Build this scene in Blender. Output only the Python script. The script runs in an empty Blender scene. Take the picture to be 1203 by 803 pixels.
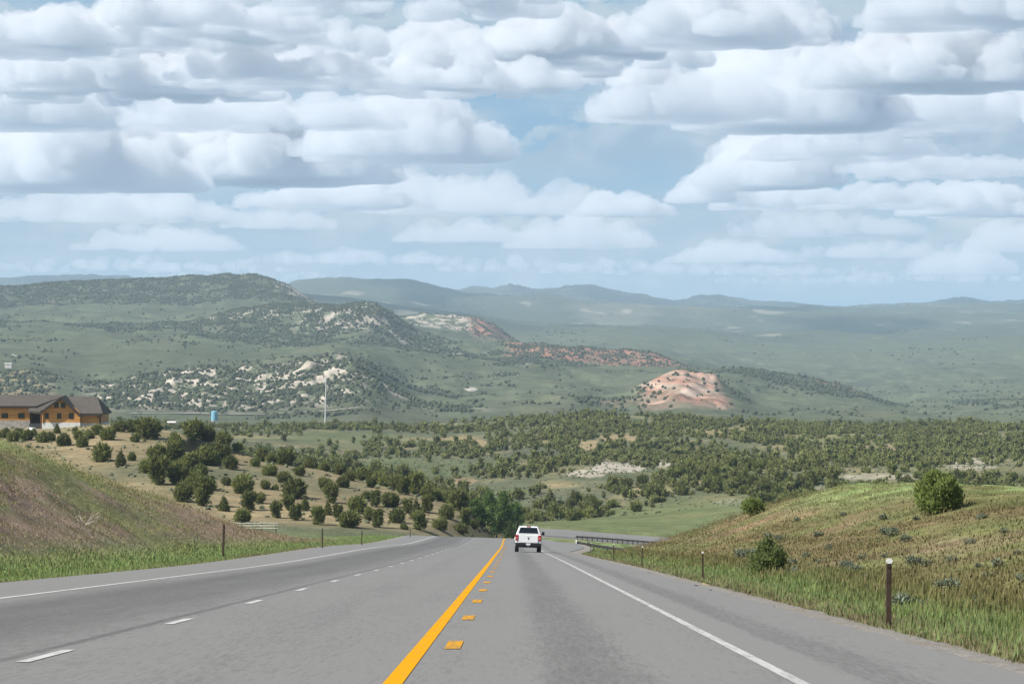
import bpy, bmesh, math, random
import numpy as np
from mathutils import Vector, Matrix

rng = np.random.default_rng(11)
random.seed(5)
R = math.radians
F = 3350.0          # focal length in photo pixels, used to turn measured angles into metres
CX, CY = 601.5, 401.5
sc = bpy.context.scene
COL = bpy.data.collections.new("Scene")
sc.collection.children.link(COL)

# ------------------------------------------------------------------ noise
def _hash(ix, iy, seed):
    h = (ix.astype(np.int64) * 374761393 + iy.astype(np.int64) * 668265263 + seed * 1442695041) & 0xFFFFFFFF
    h = ((h ^ (h >> 13)) * 1274126177) & 0xFFFFFFFF
    return (h ^ (h >> 16)) & 0xFFFFFFFF

def noise2(x, y, seed=0):
    x = np.asarray(x, dtype=np.float64); y = np.asarray(y, dtype=np.float64)
    x, y = np.broadcast_arrays(x, y)
    ix = np.floor(x); iy = np.floor(y)
    fx = x - ix; fy = y - iy
    ix = ix.astype(np.int64); iy = iy.astype(np.int64)
    def g(dx, dy):
        a = _hash(ix + dx, iy + dy, seed) * (2 * math.pi / 4294967296.0)
        return np.cos(a) * (fx - dx) + np.sin(a) * (fy - dy)
    ux = fx * fx * fx * (fx * (fx * 6 - 15) + 10)
    uy = fy * fy * fy * (fy * (fy * 6 - 15) + 10)
    a = g(0, 0); b = g(1, 0); c = g(0, 1); d = g(1, 1)
    return ((a + ux * (b - a)) * (1 - uy) + (c + ux * (d - c)) * uy) * 1.5

def fbm(x, y, oct=4, seed=0, gain=0.5):
    s = 0; a = 1.0; t = 0
    for o in range(oct):
        s = s + a * noise2(x * 2 ** o + 17.3 * o, y * 2 ** o - 9.1 * o, seed + o)
        t += a; a *= gain
    return s / t * 1.4

def sstep(a, b, x):
    t = np.clip((x - a) / (b - a), 0, 1)
    return t * t * (3 - 2 * t)

def mixc(c, k, m):
    return c * (1 - m[..., None]) + np.asarray(k) * m[..., None]

# ------------------------------------------------------------------ mesh helpers
def tag(o, label=None, cat=None, group=None, kind=None):
    if label: o["label"] = label
    if cat: o["category"] = cat
    if group: o["group"] = group
    if kind: o["kind"] = kind
    return o

def link(o, parent=None):
    COL.objects.link(o)
    if parent: o.parent = parent
    return o

def np_mesh(name, v, f, mats=(), col=None, matidx=None, smooth=False):
    """v Nx3, f MxK (quads or tris) -> mesh data"""
    v = np.ascontiguousarray(v, dtype=np.float32); f = np.ascontiguousarray(f, dtype=np.int32)
    me = bpy.data.meshes.new(name)
    k = f.shape[1]
    me.vertices.add(len(v)); me.vertices.foreach_set("co", v.ravel())
    me.loops.add(f.size); me.loops.foreach_set("vertex_index", f.ravel())
    me.polygons.add(len(f))
    me.polygons.foreach_set("loop_start", np.arange(0, f.size, k, dtype=np.int32))
    if matidx is not None: me.polygons.foreach_set("material_index", np.asarray(matidx, dtype=np.int32))
    me.polygons.foreach_set("use_smooth", np.full(len(f), smooth, dtype=bool))
    for m in mats: me.materials.append(m)
    if col is not None:
        at = me.color_attributes.new("Col", 'FLOAT_COLOR', 'POINT')
        c4 = np.ones((len(v), 4), dtype=np.float32); c4[:, :3] = col
        at.data.foreach_set("color", c4.ravel())
    me.update(); me.validate()
    return me

_ico = {}
def ico(sub):
    if sub not in _ico:
        b = bmesh.new(); bmesh.ops.create_icosphere(b, subdivisions=sub, radius=1)
        b.verts.ensure_lookup_table()
        _ico[sub] = (np.array([v.co[:] for v in b.verts]), np.array([[v.index for v in f.verts] for f in b.faces])); b.free()
    return _ico[sub]

class MB:
    """collects boxes, prisms, cylinders into one mesh"""
    def __init__(s): s.bm = bmesh.new()
    def box(s, x0, x1, y0, y1, z0, z1, bevel=0.0):
        b = bmesh.new()
        vs = [b.verts.new((x, y, z)) for x in (x0, x1) for y in (y0, y1) for z in (z0, z1)]
        for q in ((0, 1, 3, 2), (4, 6, 7, 5), (0, 4, 5, 1), (2, 3, 7, 6), (0, 2, 6, 4), (1, 5, 7, 3)):
            b.faces.new([vs[i] for i in q])
        if bevel > 0: bmesh.ops.bevel(b, geom=b.edges[:], offset=bevel, segments=2, affect='EDGES', profile=0.5)
        s._add(b); return s
    def prism(s, pts, axis, a, c, bevel=0.0):
        """closed polygon pts (2D) swept along axis from a to c. axis 'x': pts=(y,z); 'y': pts=(x,z); 'z': pts=(x,y)"""
        b = bmesh.new()
        def P(p, t):
            return {'x': (t, p[0], p[1]), 'y': (p[0], t, p[1]), 'z': (p[0], p[1], t)}[axis]
        lo = [b.verts.new(P(p, a)) for p in pts]; hi = [b.verts.new(P(p, c)) for p in pts]
        n = len(pts)
        b.faces.new(lo); b.faces.new(hi[::-1])
        for i in range(n): b.faces.new((lo[i], hi[i], hi[(i + 1) % n], lo[(i + 1) % n]))
        bmesh.ops.recalc_face_normals(b, faces=b.faces[:])
        if bevel > 0: bmesh.ops.bevel(b, geom=b.edges[:], offset=bevel, segments=2, affect='EDGES', profile=0.5)
        s._add(b); return s
    def hexa(s, p8, bevel=0.0):
        """8 corners: bottom 4 ccw then top 4 ccw"""
        b = bmesh.new(); vs = [b.verts.new(p) for p in p8]
        for q in ((3, 2, 1, 0), (4, 5, 6, 7), (0, 1, 5, 4), (1, 2, 6, 5), (2, 3, 7, 6), (3, 0, 4, 7)):
            b.faces.new([vs[i] for i in q])
        bmesh.ops.recalc_face_normals(b, faces=b.faces[:])
        if bevel > 0: bmesh.ops.bevel(b, geom=b.edges[:], offset=bevel, segments=2, affect='EDGES', profile=0.5)
        s._add(b); return s
    def cyl(s, p, q, r0, r1=None, n=12):
        r1 = r0 if r1 is None else r1
        p = Vector(p); q = Vector(q); d = (q - p)
        b = bmesh.new()
        bmesh.ops.create_cone(b, cap_ends=True, segments=n, radius1=r0, radius2=r1, depth=d.length)
        m = Matrix.Translation((p + q) / 2) @ d.to_track_quat('Z', 'Y').to_matrix().to_4x4()
        bmesh.ops.transform(b, matrix=m, verts=b.verts[:]); s._add(b); return s
    def ball(s, c, r, sz=(1, 1, 1), n=10):
        b = bmesh.new(); bmesh.ops.create_uvsphere(b, u_segments=n, v_segments=max(4, n // 2 + 1), radius=r)
        bmesh.ops.transform(b, matrix=Matrix.Translation(c) @ Matrix.Diagonal((*sz, 1)), verts=b.verts[:]); s._add(b); return s
    def _add(s, b):
        me = bpy.data.meshes.new("tmp"); b.to_mesh(me); b.free(); s.bm.from_mesh(me); bpy.data.meshes.remove(me)
    def build(s, name, mat, parent=None, smooth=False):
        me = bpy.data.meshes.new(name); s.bm.to_mesh(me); s.bm.free()
        me.materials.append(mat)
        if smooth:
            for p in me.polygons: p.use_smooth = True
        return link(bpy.data.objects.new(name, me), parent)

def empty(name, loc, rot=(0, 0, 0)):
    o = bpy.data.objects.new(name, None); o.location = loc; o.rotation_euler = rot
    o.empty_display_size = 0.2
    return link(o)

def copy_tree(o, parent=None):
    c = o.copy(); COL.objects.link(c)
    if parent: c.parent = parent
    for ch in [x for x in COL.objects if x.parent == o]: copy_tree(ch, c)
    return c

# ------------------------------------------------------------------ materials
def new_mat(name):
    m = bpy.data.materials.new(name); m.use_nodes = True
    nt = m.node_tree; b = nt.nodes["Principled BSDF"]
    b.inputs["Specular IOR Level"].default_value = 0.2
    return m, nt, b

def N(nt, typ, **kw):
    n = nt.nodes.new(typ)
    for k, v in kw.items(): setattr(n, k, v)
    return n

def L(nt, a, b): nt.links.new(a, b)

def math_n(nt, op, a, b=None, c=None, clamp=False):
    n = N(nt, "ShaderNodeMath", operation=op); n.use_clamp = clamp
    for i, v in enumerate((a, b, c)):
        if v is None: continue
        if isinstance(v, (int, float)): n.inputs[i].default_value = v
        else: L(nt, v, n.inputs[i])
    return n.outputs[0]

def mix_n(nt, f, a, b, blend='MIX'):
    n = N(nt, "ShaderNodeMix", data_type='RGBA', blend_type=blend); n.clamp_factor = True
    for s, v in ((0, f), (6, a), (7, b)):
        if isinstance(v, (int, float)): n.inputs[s].default_value = v
        elif isinstance(v, (tuple, list)): n.inputs[s].default_value = (*v, 1)
        else: L(nt, v, n.inputs[s])
    return n.outputs[2]

def noise_n(nt, vec, scale, detail=4, rough=0.6, dist=0.0):
    n = N(nt, "ShaderNodeTexNoise"); n.inputs["Scale"].default_value = scale
    n.inputs["Detail"].default_value = detail; n.inputs["Roughness"].default_value = rough
    n.inputs["Distortion"].default_value = dist
    if vec is not None: L(nt, vec, n.inputs["Vector"])
    return n.outputs[0]

def ramp(nt, x, a, b):
    n = N(nt, "ShaderNodeMapRange"); n.interpolation_type = 'SMOOTHSTEP'
    L(nt, x, n.inputs[0]); n.inputs[1].default_value = a; n.inputs[2].default_value = b
    return n.outputs[0]

def paint(name, col, rough=0.6, spec=0.3, var=0.15, scale=3.0, metal=0.0, coat=0.0):
    """a plain painted / raw surface with a little procedural wear"""
    m, nt, b = new_mat(name)
    tc = N(nt, "ShaderNodeTexCoord")
    n = noise_n(nt, tc.outputs["Object"], scale, 5, 0.6)
    f = ramp(nt, n, 0.3, 0.7)
    L(nt, mix_n(nt, f, tuple(c * (1 - var) for c in col), tuple(min(1, c * (1 + var)) for c in col)), b.inputs["Base Color"])
    b.inputs["Roughness"].default_value = rough; b.inputs["Specular IOR Level"].default_value = spec
    b.inputs["Metallic"].default_value = metal; b.inputs["Coat Weight"].default_value = coat
    return m

def terrain_mat():
    m, nt, b = new_mat("terrain_ground")
    at = N(nt, "ShaderNodeVertexColor", layer_name="Col")
    geo = N(nt, "ShaderNodeNewGeometry"); pos = geo.outputs["Position"]
    cur = at.outputs["Color"]
    for s, d, lo, hi, ds in ((2.2, 5, 0.72, 1.26, (0, 420)), (0.22, 5, 0.8, 1.2, (0, 2500)), (0.03, 6, 0.86, 1.14, (0, 1e9))):
        n = noise_n(nt, pos, s, d, 0.65)
        g = ramp(nt, n, 0.3, 0.7)
        v = math_n(nt, 'MULTIPLY_ADD', g, hi - lo, lo)
        cc = N(nt, "ShaderNodeCombineColor"); [L(nt, v, cc.inputs[i]) for i in range(3)]
        cur = mix_n(nt, 1.0, cur, cc.outputs[0], 'MULTIPLY')
    L(nt, cur, b.inputs["Base Color"]); b.inputs["Roughness"].default_value = 1; b.inputs["Specular IOR Level"].default_value = 0.05
    bp = N(nt, "ShaderNodeBump"); bp.inputs["Strength"].default_value = 0.5; bp.inputs["Distance"].default_value = 0.25
    L(nt, noise_n(nt, pos, 1.2, 6, 0.7), bp.inputs["Height"]); L(nt, bp.outputs[0], b.inputs["Normal"])
    return m

def col_mat(name, rough=0.9, var=0.18, scale=1.5, trans=0.0, rnd=0.0, up=0.0):
    """material that takes its albedo from the mesh's own colours"""
    m, nt, b = new_mat(name)
    at = N(nt, "ShaderNodeVertexColor", layer_name="Col")
    geo = N(nt, "ShaderNodeNewGeometry")
    n = noise_n(nt, geo.outputs["Position"], scale, 3, 0.6)
    v = math_n(nt, 'MULTIPLY_ADD', n, 2 * var, 1 - var)
    if rnd > 0:
        oi = N(nt, "ShaderNodeObjectInfo")
        v = math_n(nt, 'MULTIPLY', v, math_n(nt, 'MULTIPLY_ADD', oi.outputs["Random"], 2 * rnd, 1 - rnd))
    cc = N(nt, "ShaderNodeCombineColor"); [L(nt, v, cc.inputs[i]) for i in range(3)]
    cmul = mix_n(nt, 1.0, at.outputs["Color"], cc.outputs[0], 'MULTIPLY')
    L(nt, cmul, b.inputs["Base Color"])
    nrm = None
    if up > 0:      # thin blades curve: their mean normal leans to the sky
        k1 = N(nt, "ShaderNodeVectorMath", operation='SCALE'); L(nt, geo.outputs["Normal"], k1.inputs[0]); k1.inputs["Scale"].default_value = 1 - up
        ad = N(nt, "ShaderNodeVectorMath", operation='ADD'); L(nt, k1.outputs[0], ad.inputs[0]); ad.inputs[1].default_value = (0, 0, up)
        nn = N(nt, "ShaderNodeVectorMath", operation='NORMALIZE'); L(nt, ad.outputs[0], nn.inputs[0]); nrm = nn.outputs[0]; L(nt, nrm, b.inputs["Normal"])
    if trans > 0:
        tr = N(nt, "ShaderNodeBsdfTranslucent"); ms = N(nt, "ShaderNodeMixShader"); ms.inputs[0].default_value = trans
        L(nt, mix_n(nt, 1.0, cmul, (1.25, 1.3, 0.8), 'MULTIPLY'), tr.inputs[0])
        L(nt, b.outputs[0], ms.inputs[1]); L(nt, tr.outputs[0], ms.inputs[2])
        L(nt, ms.outputs[0], nt.nodes["Material Output"].inputs["Surface"])
    b.inputs["Roughness"].default_value = rough; b.inputs["Specular IOR Level"].default_value = 0.15
    return m

def asphalt_mat():
    m, nt, b = new_mat("worn_asphalt")
    at = N(nt, "ShaderNodeVertexColor", layer_name="Col")          # r = offset across the road, g = distance along it
    sep = N(nt, "ShaderNodeSeparateColor"); L(nt, at.outputs["Color"], sep.inputs[0])
    off, along = sep.outputs[0], sep.outputs[1]
    geo = N(nt, "ShaderNodeNewGeometry"); pos = geo.outputs["Position"]
    vm = N(nt, "ShaderNodeVectorMath", operation='MULTIPLY'); L(nt, pos, vm.inputs[0]); vm.inputs[1].default_value = (1, 0.012, 1)
    streak = noise_n(nt, vm.outputs[0], 1.1, 5, 0.62)
    blot = noise_n(nt, pos, 0.25, 5, 0.6)
    vg = N(nt, "ShaderNodeVectorMath", operation='MULTIPLY'); L(nt, pos, vg.inputs[0]); vg.inputs[1].default_value = (1, 0.045, 1)
    vh = N(nt, "ShaderNodeVectorMath", operation='MULTIPLY'); L(nt, pos, vh.inputs[0]); vh.inputs[1].default_value = (1, 0.012, 1)
    grain = noise_n(nt, vg.outputs[0], 17, 3, 0.85)
    grain2 = noise_n(nt, vh.outputs[0], 5.0, 5, 0.75)
    wob = math_n(nt, 'MULTIPLY_ADD', streak, 0.2, math_n(nt, 'SUBTRACT', off, 0.1))
    def band(c, w):   # soft band about offset c
        d = math_n(nt, 'ABSOLUTE', math_n(nt, 'SUBTRACT', wob, c))
        return math_n(nt, 'SUBTRACT', 1.0, ramp(nt, d, w * 0.25, w))
    v = math_n(nt, 'MULTIPLY_ADD', ramp(nt, streak, .25, .75), 0.14, 0.93)
    v = math_n(nt, 'MULTIPLY', v, math_n(nt, 'MULTIPLY_ADD', blot, 0.12, 0.94))
    v = math_n(nt, 'MULTIPLY', v, math_n(nt, 'MULTIPLY_ADD', ramp(nt, grain, .30, .70), 0.36, 0.82))
    v = math_n(nt, 'MULTIPLY', v, math_n(nt, 'MULTIPLY_ADD', ramp(nt, grain2, .3, .7), 0.10, 0.95))
    for c, w, k in ((0.72, 0.7, -0.24), (-0.15, 0.6, 0.06), (1.75, 0.6, 0.06), (-3.0, 0.6, -0.07), (-7.6, 3.1, -0.36), (-8.6, 0.7, -0.1),
                    (-5.2, 0.13, -0.34), (2.85, 0.34, 0.3), (3.35, 0.5, -0.22), (4.6, 0.8, 0.05), (-11.2, 0.9, 0.08), (-13, 1.5, 0.13)):
        v = math_n(nt, 'MULTIPLY', v, math_n(nt, 'MULTIPLY_ADD', band(c, w), k, 1.0))
    c = mix_n(nt, v, (0, 0, 0), (0.186, 0.184, 0.176))
    # worn gravel grit at the outer edges of the shoulder
    L(nt, c, b.inputs["Base Color"])
    b.inputs["Roughness"].default_value = 0.85; b.inputs["Specular IOR Level"].default_value = 0.25
    bp = N(nt, "ShaderNodeBump"); bp.inputs["Strength"].default_value = 0.35; bp.inputs["Distance"].default_value = 0.02
    L(nt, grain2, bp.inputs["Height"]); L(nt, bp.outputs[0], b.inputs["Normal"])
    return m

def line_mat(name, col, wear):   # wear: how much of the paint is gone
    m, nt, b = new_mat(name)
    geo = N(nt, "ShaderNodeNewGeometry"); pos = geo.outputs["Position"]
    vm = N(nt, "ShaderNodeVectorMath", operation='MULTIPLY'); L(nt, pos, vm.inputs[0]); vm.inputs[1].default_value = (1, 0.06, 1)
    n = noise_n(nt, vm.outputs[0], 11, 6, 0.8)
    f = ramp(nt, n, wear - .06, wear + 0.36)
    L(nt, mix_n(nt, f, (0.12, 0.12, 0.118), col), b.inputs["Base Color"])
    b.inputs["Roughness"].default_value = 0.95; b.inputs["Specular IOR Level"].default_value = 0.05
    return m

def gravel_mat():
    m, nt, b = new_mat("shoulder_gravel")
    geo = N(nt, "ShaderNodeNewGeometry"); pos = geo.outputs["Position"]
    a = noise_n(nt, pos, 9, 5, 0.8); c = noise_n(nt, pos, 0.7, 4, 0.6)
    k = mix_n(nt, ramp(nt, a, 0.3, 0.7), (0.15, 0.142, 0.128), (0.36, 0.335, 0.295))
    k = mix_n(nt, math_n(nt, 'MULTIPLY', ramp(nt, c, 0.45, 0.7), 0.5), k, (0.2, 0.15, 0.1))
    L(nt, k, b.inputs["Base Color"]); b.inputs["Roughness"].default_value = 1
    bp = N(nt, "ShaderNodeBump"); bp.inputs["Strength"].default_value = 0.8; bp.inputs["Distance"].default_value = 0.05
    L(nt, a, bp.inputs["Height"]); L(nt, bp.outputs[0], b.inputs["Normal"])
    return m

def log_mat():
    m, nt, b = new_mat("stained_log_siding")
    tc = N(nt, "ShaderNodeTexCoord")
    w = N(nt, "ShaderNodeTexWave", wave_type='BANDS', bands_direction='Z', wave_profile='SIN')
    w.inputs["Scale"].default_value = 1.05; w.inputs["Distortion"].default_value = 0.3; w.inputs["Detail"].default_value = 2
    L(nt, tc.outputs["Object"], w.inputs["Vector"])
    vm = N(nt, "ShaderNodeVectorMath", operation='MULTIPLY'); L(nt, tc.outputs["Object"], vm.inputs[0]); vm.inputs[1].default_value = (0.15, 0.15, 2.2)
    n = noise_n(nt, vm.outputs[0], 1.2, 5, 0.65)
    c = mix_n(nt, ramp(nt, n, 0.3, 0.72), (0.50, 0.235, 0.06), (0.70, 0.39, 0.125))
    c = mix_n(nt, math_n(nt, 'MULTIPLY', ramp(nt, w.outputs[1], 0.25, 0.0), 0.55), c, (0.16, 0.06, 0.016))
    L(nt, c, b.inputs["Base Color"]); b.inputs["Roughness"].default_value = 0.6
    bp = N(nt, "ShaderNodeBump"); bp.inputs["Strength"].default_value = 0.6; bp.inputs["Distance"].default_value = 0.1
    L(nt, w.outputs[1], bp.inputs["Height"]); L(nt, bp.outputs[0], b.inputs["Normal"])
    return m

def shingle_mat():
    m, nt, b = new_mat("grey_brown_shingles")
    tc = N(nt, "ShaderNodeTexCoord")
    vm = N(nt, "ShaderNodeVectorMath", operation='MULTIPLY'); L(nt, tc.outputs["Object"], vm.inputs[0]); vm.inputs[1].default_value = (0.5, 2, 2)
    n = noise_n(nt, vm.outputs[0], 1.6, 5, 0.7); n2 = noise_n(nt, tc.outputs["Object"], 0.25, 3, 0.6)
    c = mix_n(nt, ramp(nt, n, 0.25, 0.75), (0.058, 0.053, 0.048), (0.115, 0.105, 0.093))
    c = mix_n(nt, math_n(nt, 'MULTIPLY', n2, 0.5), c, (0.105, 0.085, 0.068))
    L(nt, c, b.inputs["Base Color"]); b.inputs["Roughness"].default_value = 0.95
    return m

def glass_mat(name, col=(0.01, 0.012, 0.014)):
    m, nt, b = new_mat(name)
    b.inputs["Base Color"].default_value = (*col, 1); b.inputs["Roughness"].default_value = 0.08
    b.inputs["Specular IOR Level"].default_value = 0.5
    return m

M = dict(
    terrain=terrain_mat(), leaf=col_mat("juniper_foliage", var=0.3, scale=1.3, rnd=0.3, trans=0.35, up=0.3), cotton=col_mat("broad_leaf_foliage", var=0.25, scale=0.9, rnd=0.1, trans=0.4),
    far=col_mat("distant_foliage", var=0.25, scale=0.15, up=0.15), grass=col_mat("grass_blades", var=0.2, scale=0.5, trans=0.35, up=0.6), sage=col_mat("sage_foliage", var=0.25, scale=3, rnd=0.15),
    bark=paint("grey_bark", (0.13, 0.105, 0.08), 0.95, 0.1, 0.35, 6), asphalt=asphalt_mat(), gravel=gravel_mat(),
    yellow=line_mat("yellow_line_paint", (0.60, 0.285, 0.004), 0.16), yellow_worn=line_mat("worn_yellow_paint", (0.58, 0.28, 0.008), 0.26),
    white=line_mat("white_line_paint", (0.50, 0.50, 0.485), 0.24), white_worn=line_mat("worn_white_paint", (0.44, 0.44, 0.43), 0.24),
    log=log_mat(), shingle=shingle_mat(), fascia=paint("dark_brown_trim", (0.035, 0.024, 0.018), 0.7), porch=paint("dark_stained_wood", (0.08, 0.035, 0.018), 0.8),
    found=paint("white_foundation", (0.62, 0.64, 0.62), 0.9, 0.1, 0.12, 0.8), stone=paint("grey_stone_base", (0.33, 0.31, 0.28), 0.95, 0.1, 0.3, 2), tanwood=paint("tan_post_wood", (0.5, 0.36, 0.2), 0.8),
    glass=glass_mat("dark_window_glass"), carpaint=paint("white_car_paint", (0.78, 0.79, 0.80), 0.3, 0.5, 0.03, 1, 0, 0.6), bumper=paint("black_bumper_plastic", (0.018, 0.018, 0.019), 0.5),
    tyre=paint("tyre_rubber", (0.016, 0.016, 0.017), 0.9), rim=paint("alloy_rim", (0.4, 0.4, 0.41), 0.35, 0.5, 0.1, 4, 0.8), redlens=paint("red_lamp_lens", (0.33, 0.022, 0.02), 0.2, 0.5), redtint=paint("pale_lamp_lens", (0.62, 0.2, 0.17), 0.2, 0.5),
    plate=paint("licence_plate_metal", (0.62, 0.64, 0.66), 0.5), chrome=paint("dark_chrome", (0.16, 0.16, 0.17), 0.3, 0.5, 0.1, 8, 0.6),
    rust=paint("dark_rusted_steel", (0.062, 0.043, 0.032), 0.85, 0.2, 0.35, 9), galv=paint("galvanized_steel", (0.36, 0.37, 0.37), 0.55, 0.4, 0.12, 4, 0.5), weather=paint("weathered_beam_steel", (0.045, 0.042, 0.04), 0.7, 0.3, 0.3, 3),
    reflector=paint("white_reflector", (0.82, 0.82, 0.80), 0.35, 0.5, 0.03), rail_wood=paint("silvered_log_rail", (0.46, 0.43, 0.38), 0.95, 0.1, 0.25, 5), rail_post=paint("dark_fence_post", (0.16, 0.13, 0.1), 0.95, 0.1, 0.25, 5),
    blue=paint("pale_blue_tank_paint", (0.19, 0.42, 0.55), 0.5, 0.3, 0.08, 0.6), dark=paint("dark_steel", (0.05, 0.055, 0.06), 0.6), pale=paint("pale_mast_steel", (0.48, 0.49, 0.48), 0.5, 0.3, 0.08, 0.5),
    siding=paint("white_siding", (0.78, 0.78, 0.75), 0.7, 0.2, 0.06, 0.5), tin=paint("pale_tin_roof", (0.6, 0.57, 0.52), 0.6), dirt=paint("pale_sandy_dirt", (0.45, 0.33, 0.17), 1, 0.05, 0.25, 3), deadwood=paint("bleached_dead_wood", (0.4, 0.36, 0.3), 0.95, 0.1, 0.25, 6),
    wire=paint("fence_wire", (0.3, 0.3, 0.3), 0.5, 0.4, 0.1, 3, 0.6), dustroad=paint("pale_gravel_road", (0.29, 0.27, 0.23), 1, 0.05, 0.12, 0.05),
)

# ------------------------------------------------------------------ the road's own geometry
YEND = 520.0
_yy = np.arange(-80.0, YEND + 1, 1.0)
def _zr_straight():
    g = np.where(_yy < 240, 0.0676, 0.0676 - 0.0080 * sstep(240, 330, _yy))
    g = g + 0.012 * sstep(370, 400, _yy) + 0.016 * sstep(400, 415, _yy) - 0.026 * sstep(470, 515, _yy)
    z = -np.cumsum(g); z0 = np.interp(0, _yy, z)
    return z - z0 - 1.277
_zz = _zr_straight()
ZC = float(np.interp(400, _yy, _zz))
PEL, PER = -13.7, 4.7                       # pavement edges
def shift(y): return 14.0 * sstep(398, 490, y)                  # past the crest the highway swings right
def bank_k(y): return 0.032 * sstep(110, 230, y)
def z_straight(x, y): return np.interp(y, _yy, _zz) - bank_k(y) * (x - 0.7)
def edge_right(y): return PER + 3.2 * sstep(225, 320, y) * (1 - sstep(340, 372, y))
# the country road that crosses beyond the crest: middle line and heights
XR = np.array([[-70, 563, -34.8], [-30, 556, -35.8], [6, 549, -36.6], [34, 537, -38.0], [75, 517, -39.9], [140, 484, -42.5], [240, 430, -46]], float)
def cross_coords(x, y):
    yc = np.interp(x, XR[:, 0], XR[:, 1]); z = np.interp(x, XR[:, 0], XR[:, 2])
    sl = np.interp(x, XR[:, 0], np.gradient(XR[:, 1], XR[:, 0]))
    return (y - yc) / np.sqrt(1 + sl * sl), z
def road_coords(x, y):
    """offset across (right positive), surface height, distance outside any pavement"""
    x = np.asarray(x, float); y = np.asarray(y, float)
    off = x - shift(y); er = edge_right(y)
    z = z_straight(np.clip(off, -14.5, 9.5), y)
    out = np.maximum(PEL - off, off - er)
    out = np.where(y > YEND, np.maximum(out, y - YEND), out)
    co, zc = cross_coords(x, y); out2 = np.abs(co) - 10.5
    out2 = np.where((x < -65) | (x > 235) | (y < 300), 99, out2)
    return off, np.where(out2 < out, zc, z), np.minimum(out, out2)
def road_point(s, off):
    return np.array([off + float(shift(s)), s, float(z_straight(off, s))])

# ------------------------------------------------------------------ terrain
def near_z(x, y):
    off, zr, out = road_coords(x, y)
    base = np.interp(np.clip(y, -80, 400), _yy, _zz)
    xo = x; x = x - shift(y)
    base = np.where(y < -79, _zz[0] + 0.0676 * (-79 - y), base)
    base = np.where(y > 400, np.interp(y, [400, 430, 470, 520, 600], [ZC - 0.9, ZC - 3.6, ZC - 7.0, ZC - 9.3, ZC - 10]), base)
    # left cut bank
    ul = -x - 14.6
    HL = np.interp(y, [-80, 50, 100, 167, 250, 296, 330, 352, 390], [8.6, 8.2, 7.6, 6.5, 3.0, 0.75, -0.2, -0.5, -0.6])
    crest = 17 + 1.4 * noise2(y / 26, y * 0 + 3, 8)
    bl = HL * sstep(1.5, crest, ul) - 0.35 * sstep(0.2, 1.5, ul) * (1 - sstep(1.5, 4, ul)) - 0.05 * np.clip(ul - 18, 0, 60)
    # right mound
    ur = x - 5.6
    HR = np.interp(y, [-80, 30, 60, 100, 139, 175, 205, 225, 240, 262, 293, 320, 360, 500], [1.5, 1.6, 2.0, 2.5, 3.2, 4.3, 5.1, 4.6, 4.0, 2.9, 0.8, -0.5, -0.6, -0.6])
    pr = sstep(1.2, 20, ur)
    br = -1.4 * sstep(0.4, 2.8, ur) * sstep(235, 325, y) + HR * pr - 0.3 * sstep(0.2, 1.2, ur) * (1 - sstep(1.2, 4, ur)) - 0.03 * np.clip(ur - 24, 0, 100)
    h = np.where(x < 0, bl, br) + bank_k(y) * np.where(x < 0, 13, -7)
    rough = 0.22 * fbm(x / 5, y / 8, 4, 21) * sstep(2, 9, np.maximum(ul, ur)) + 0.5 * fbm(x / 22, y / 30, 3, 27) * sstep(6, 20, np.maximum(ul, ur))
    return base + h + rough, off, zr, out

def curve(pts, X):
    p = np.array(pts, float)
    n = 9
    k = np.linspace(-12, 12, n); s = 0
    for d in k: s = s + np.interp(X + d, p[:, 0], p[:, 1])
    return s / n

th_in = np.arctan((np.arange(-70, 1275, 1.6) - CX) / F)
ext = np.radians(np.concatenate([np.linspace(11.6, 20, 16), np.linspace(21.5, 60, 20), np.linspace(65, 180, 24)]))
TH = np.concatenate([-ext[::-1], th_in, ext])
TH[0] = -math.pi; TH[-1] = math.pi
def lograng(a, b, n): return np.exp(np.linspace(math.log(a), math.log(b), n, endpoint=False))
RR = np.concatenate([lograng(1.5, 25, 40), lograng(25, 420, 330), lograng(420, 1700, 300), lograng(1700, 6200, 420), lograng(6200, 17600, 130), [17600.0]])
NR, NC = len(RR), len(TH)
rr, tt = np.meshgrid(RR, TH, indexing='ij')
GX = rr * np.sin(tt); GY = rr * np.cos(tt)
XP = np.clip(CX + F * np.tan(np.clip(TH, -0.35, 0.35)), -420, 1620)      # bearing of each column
XC = np.clip(XP, -60, 1263)

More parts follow.
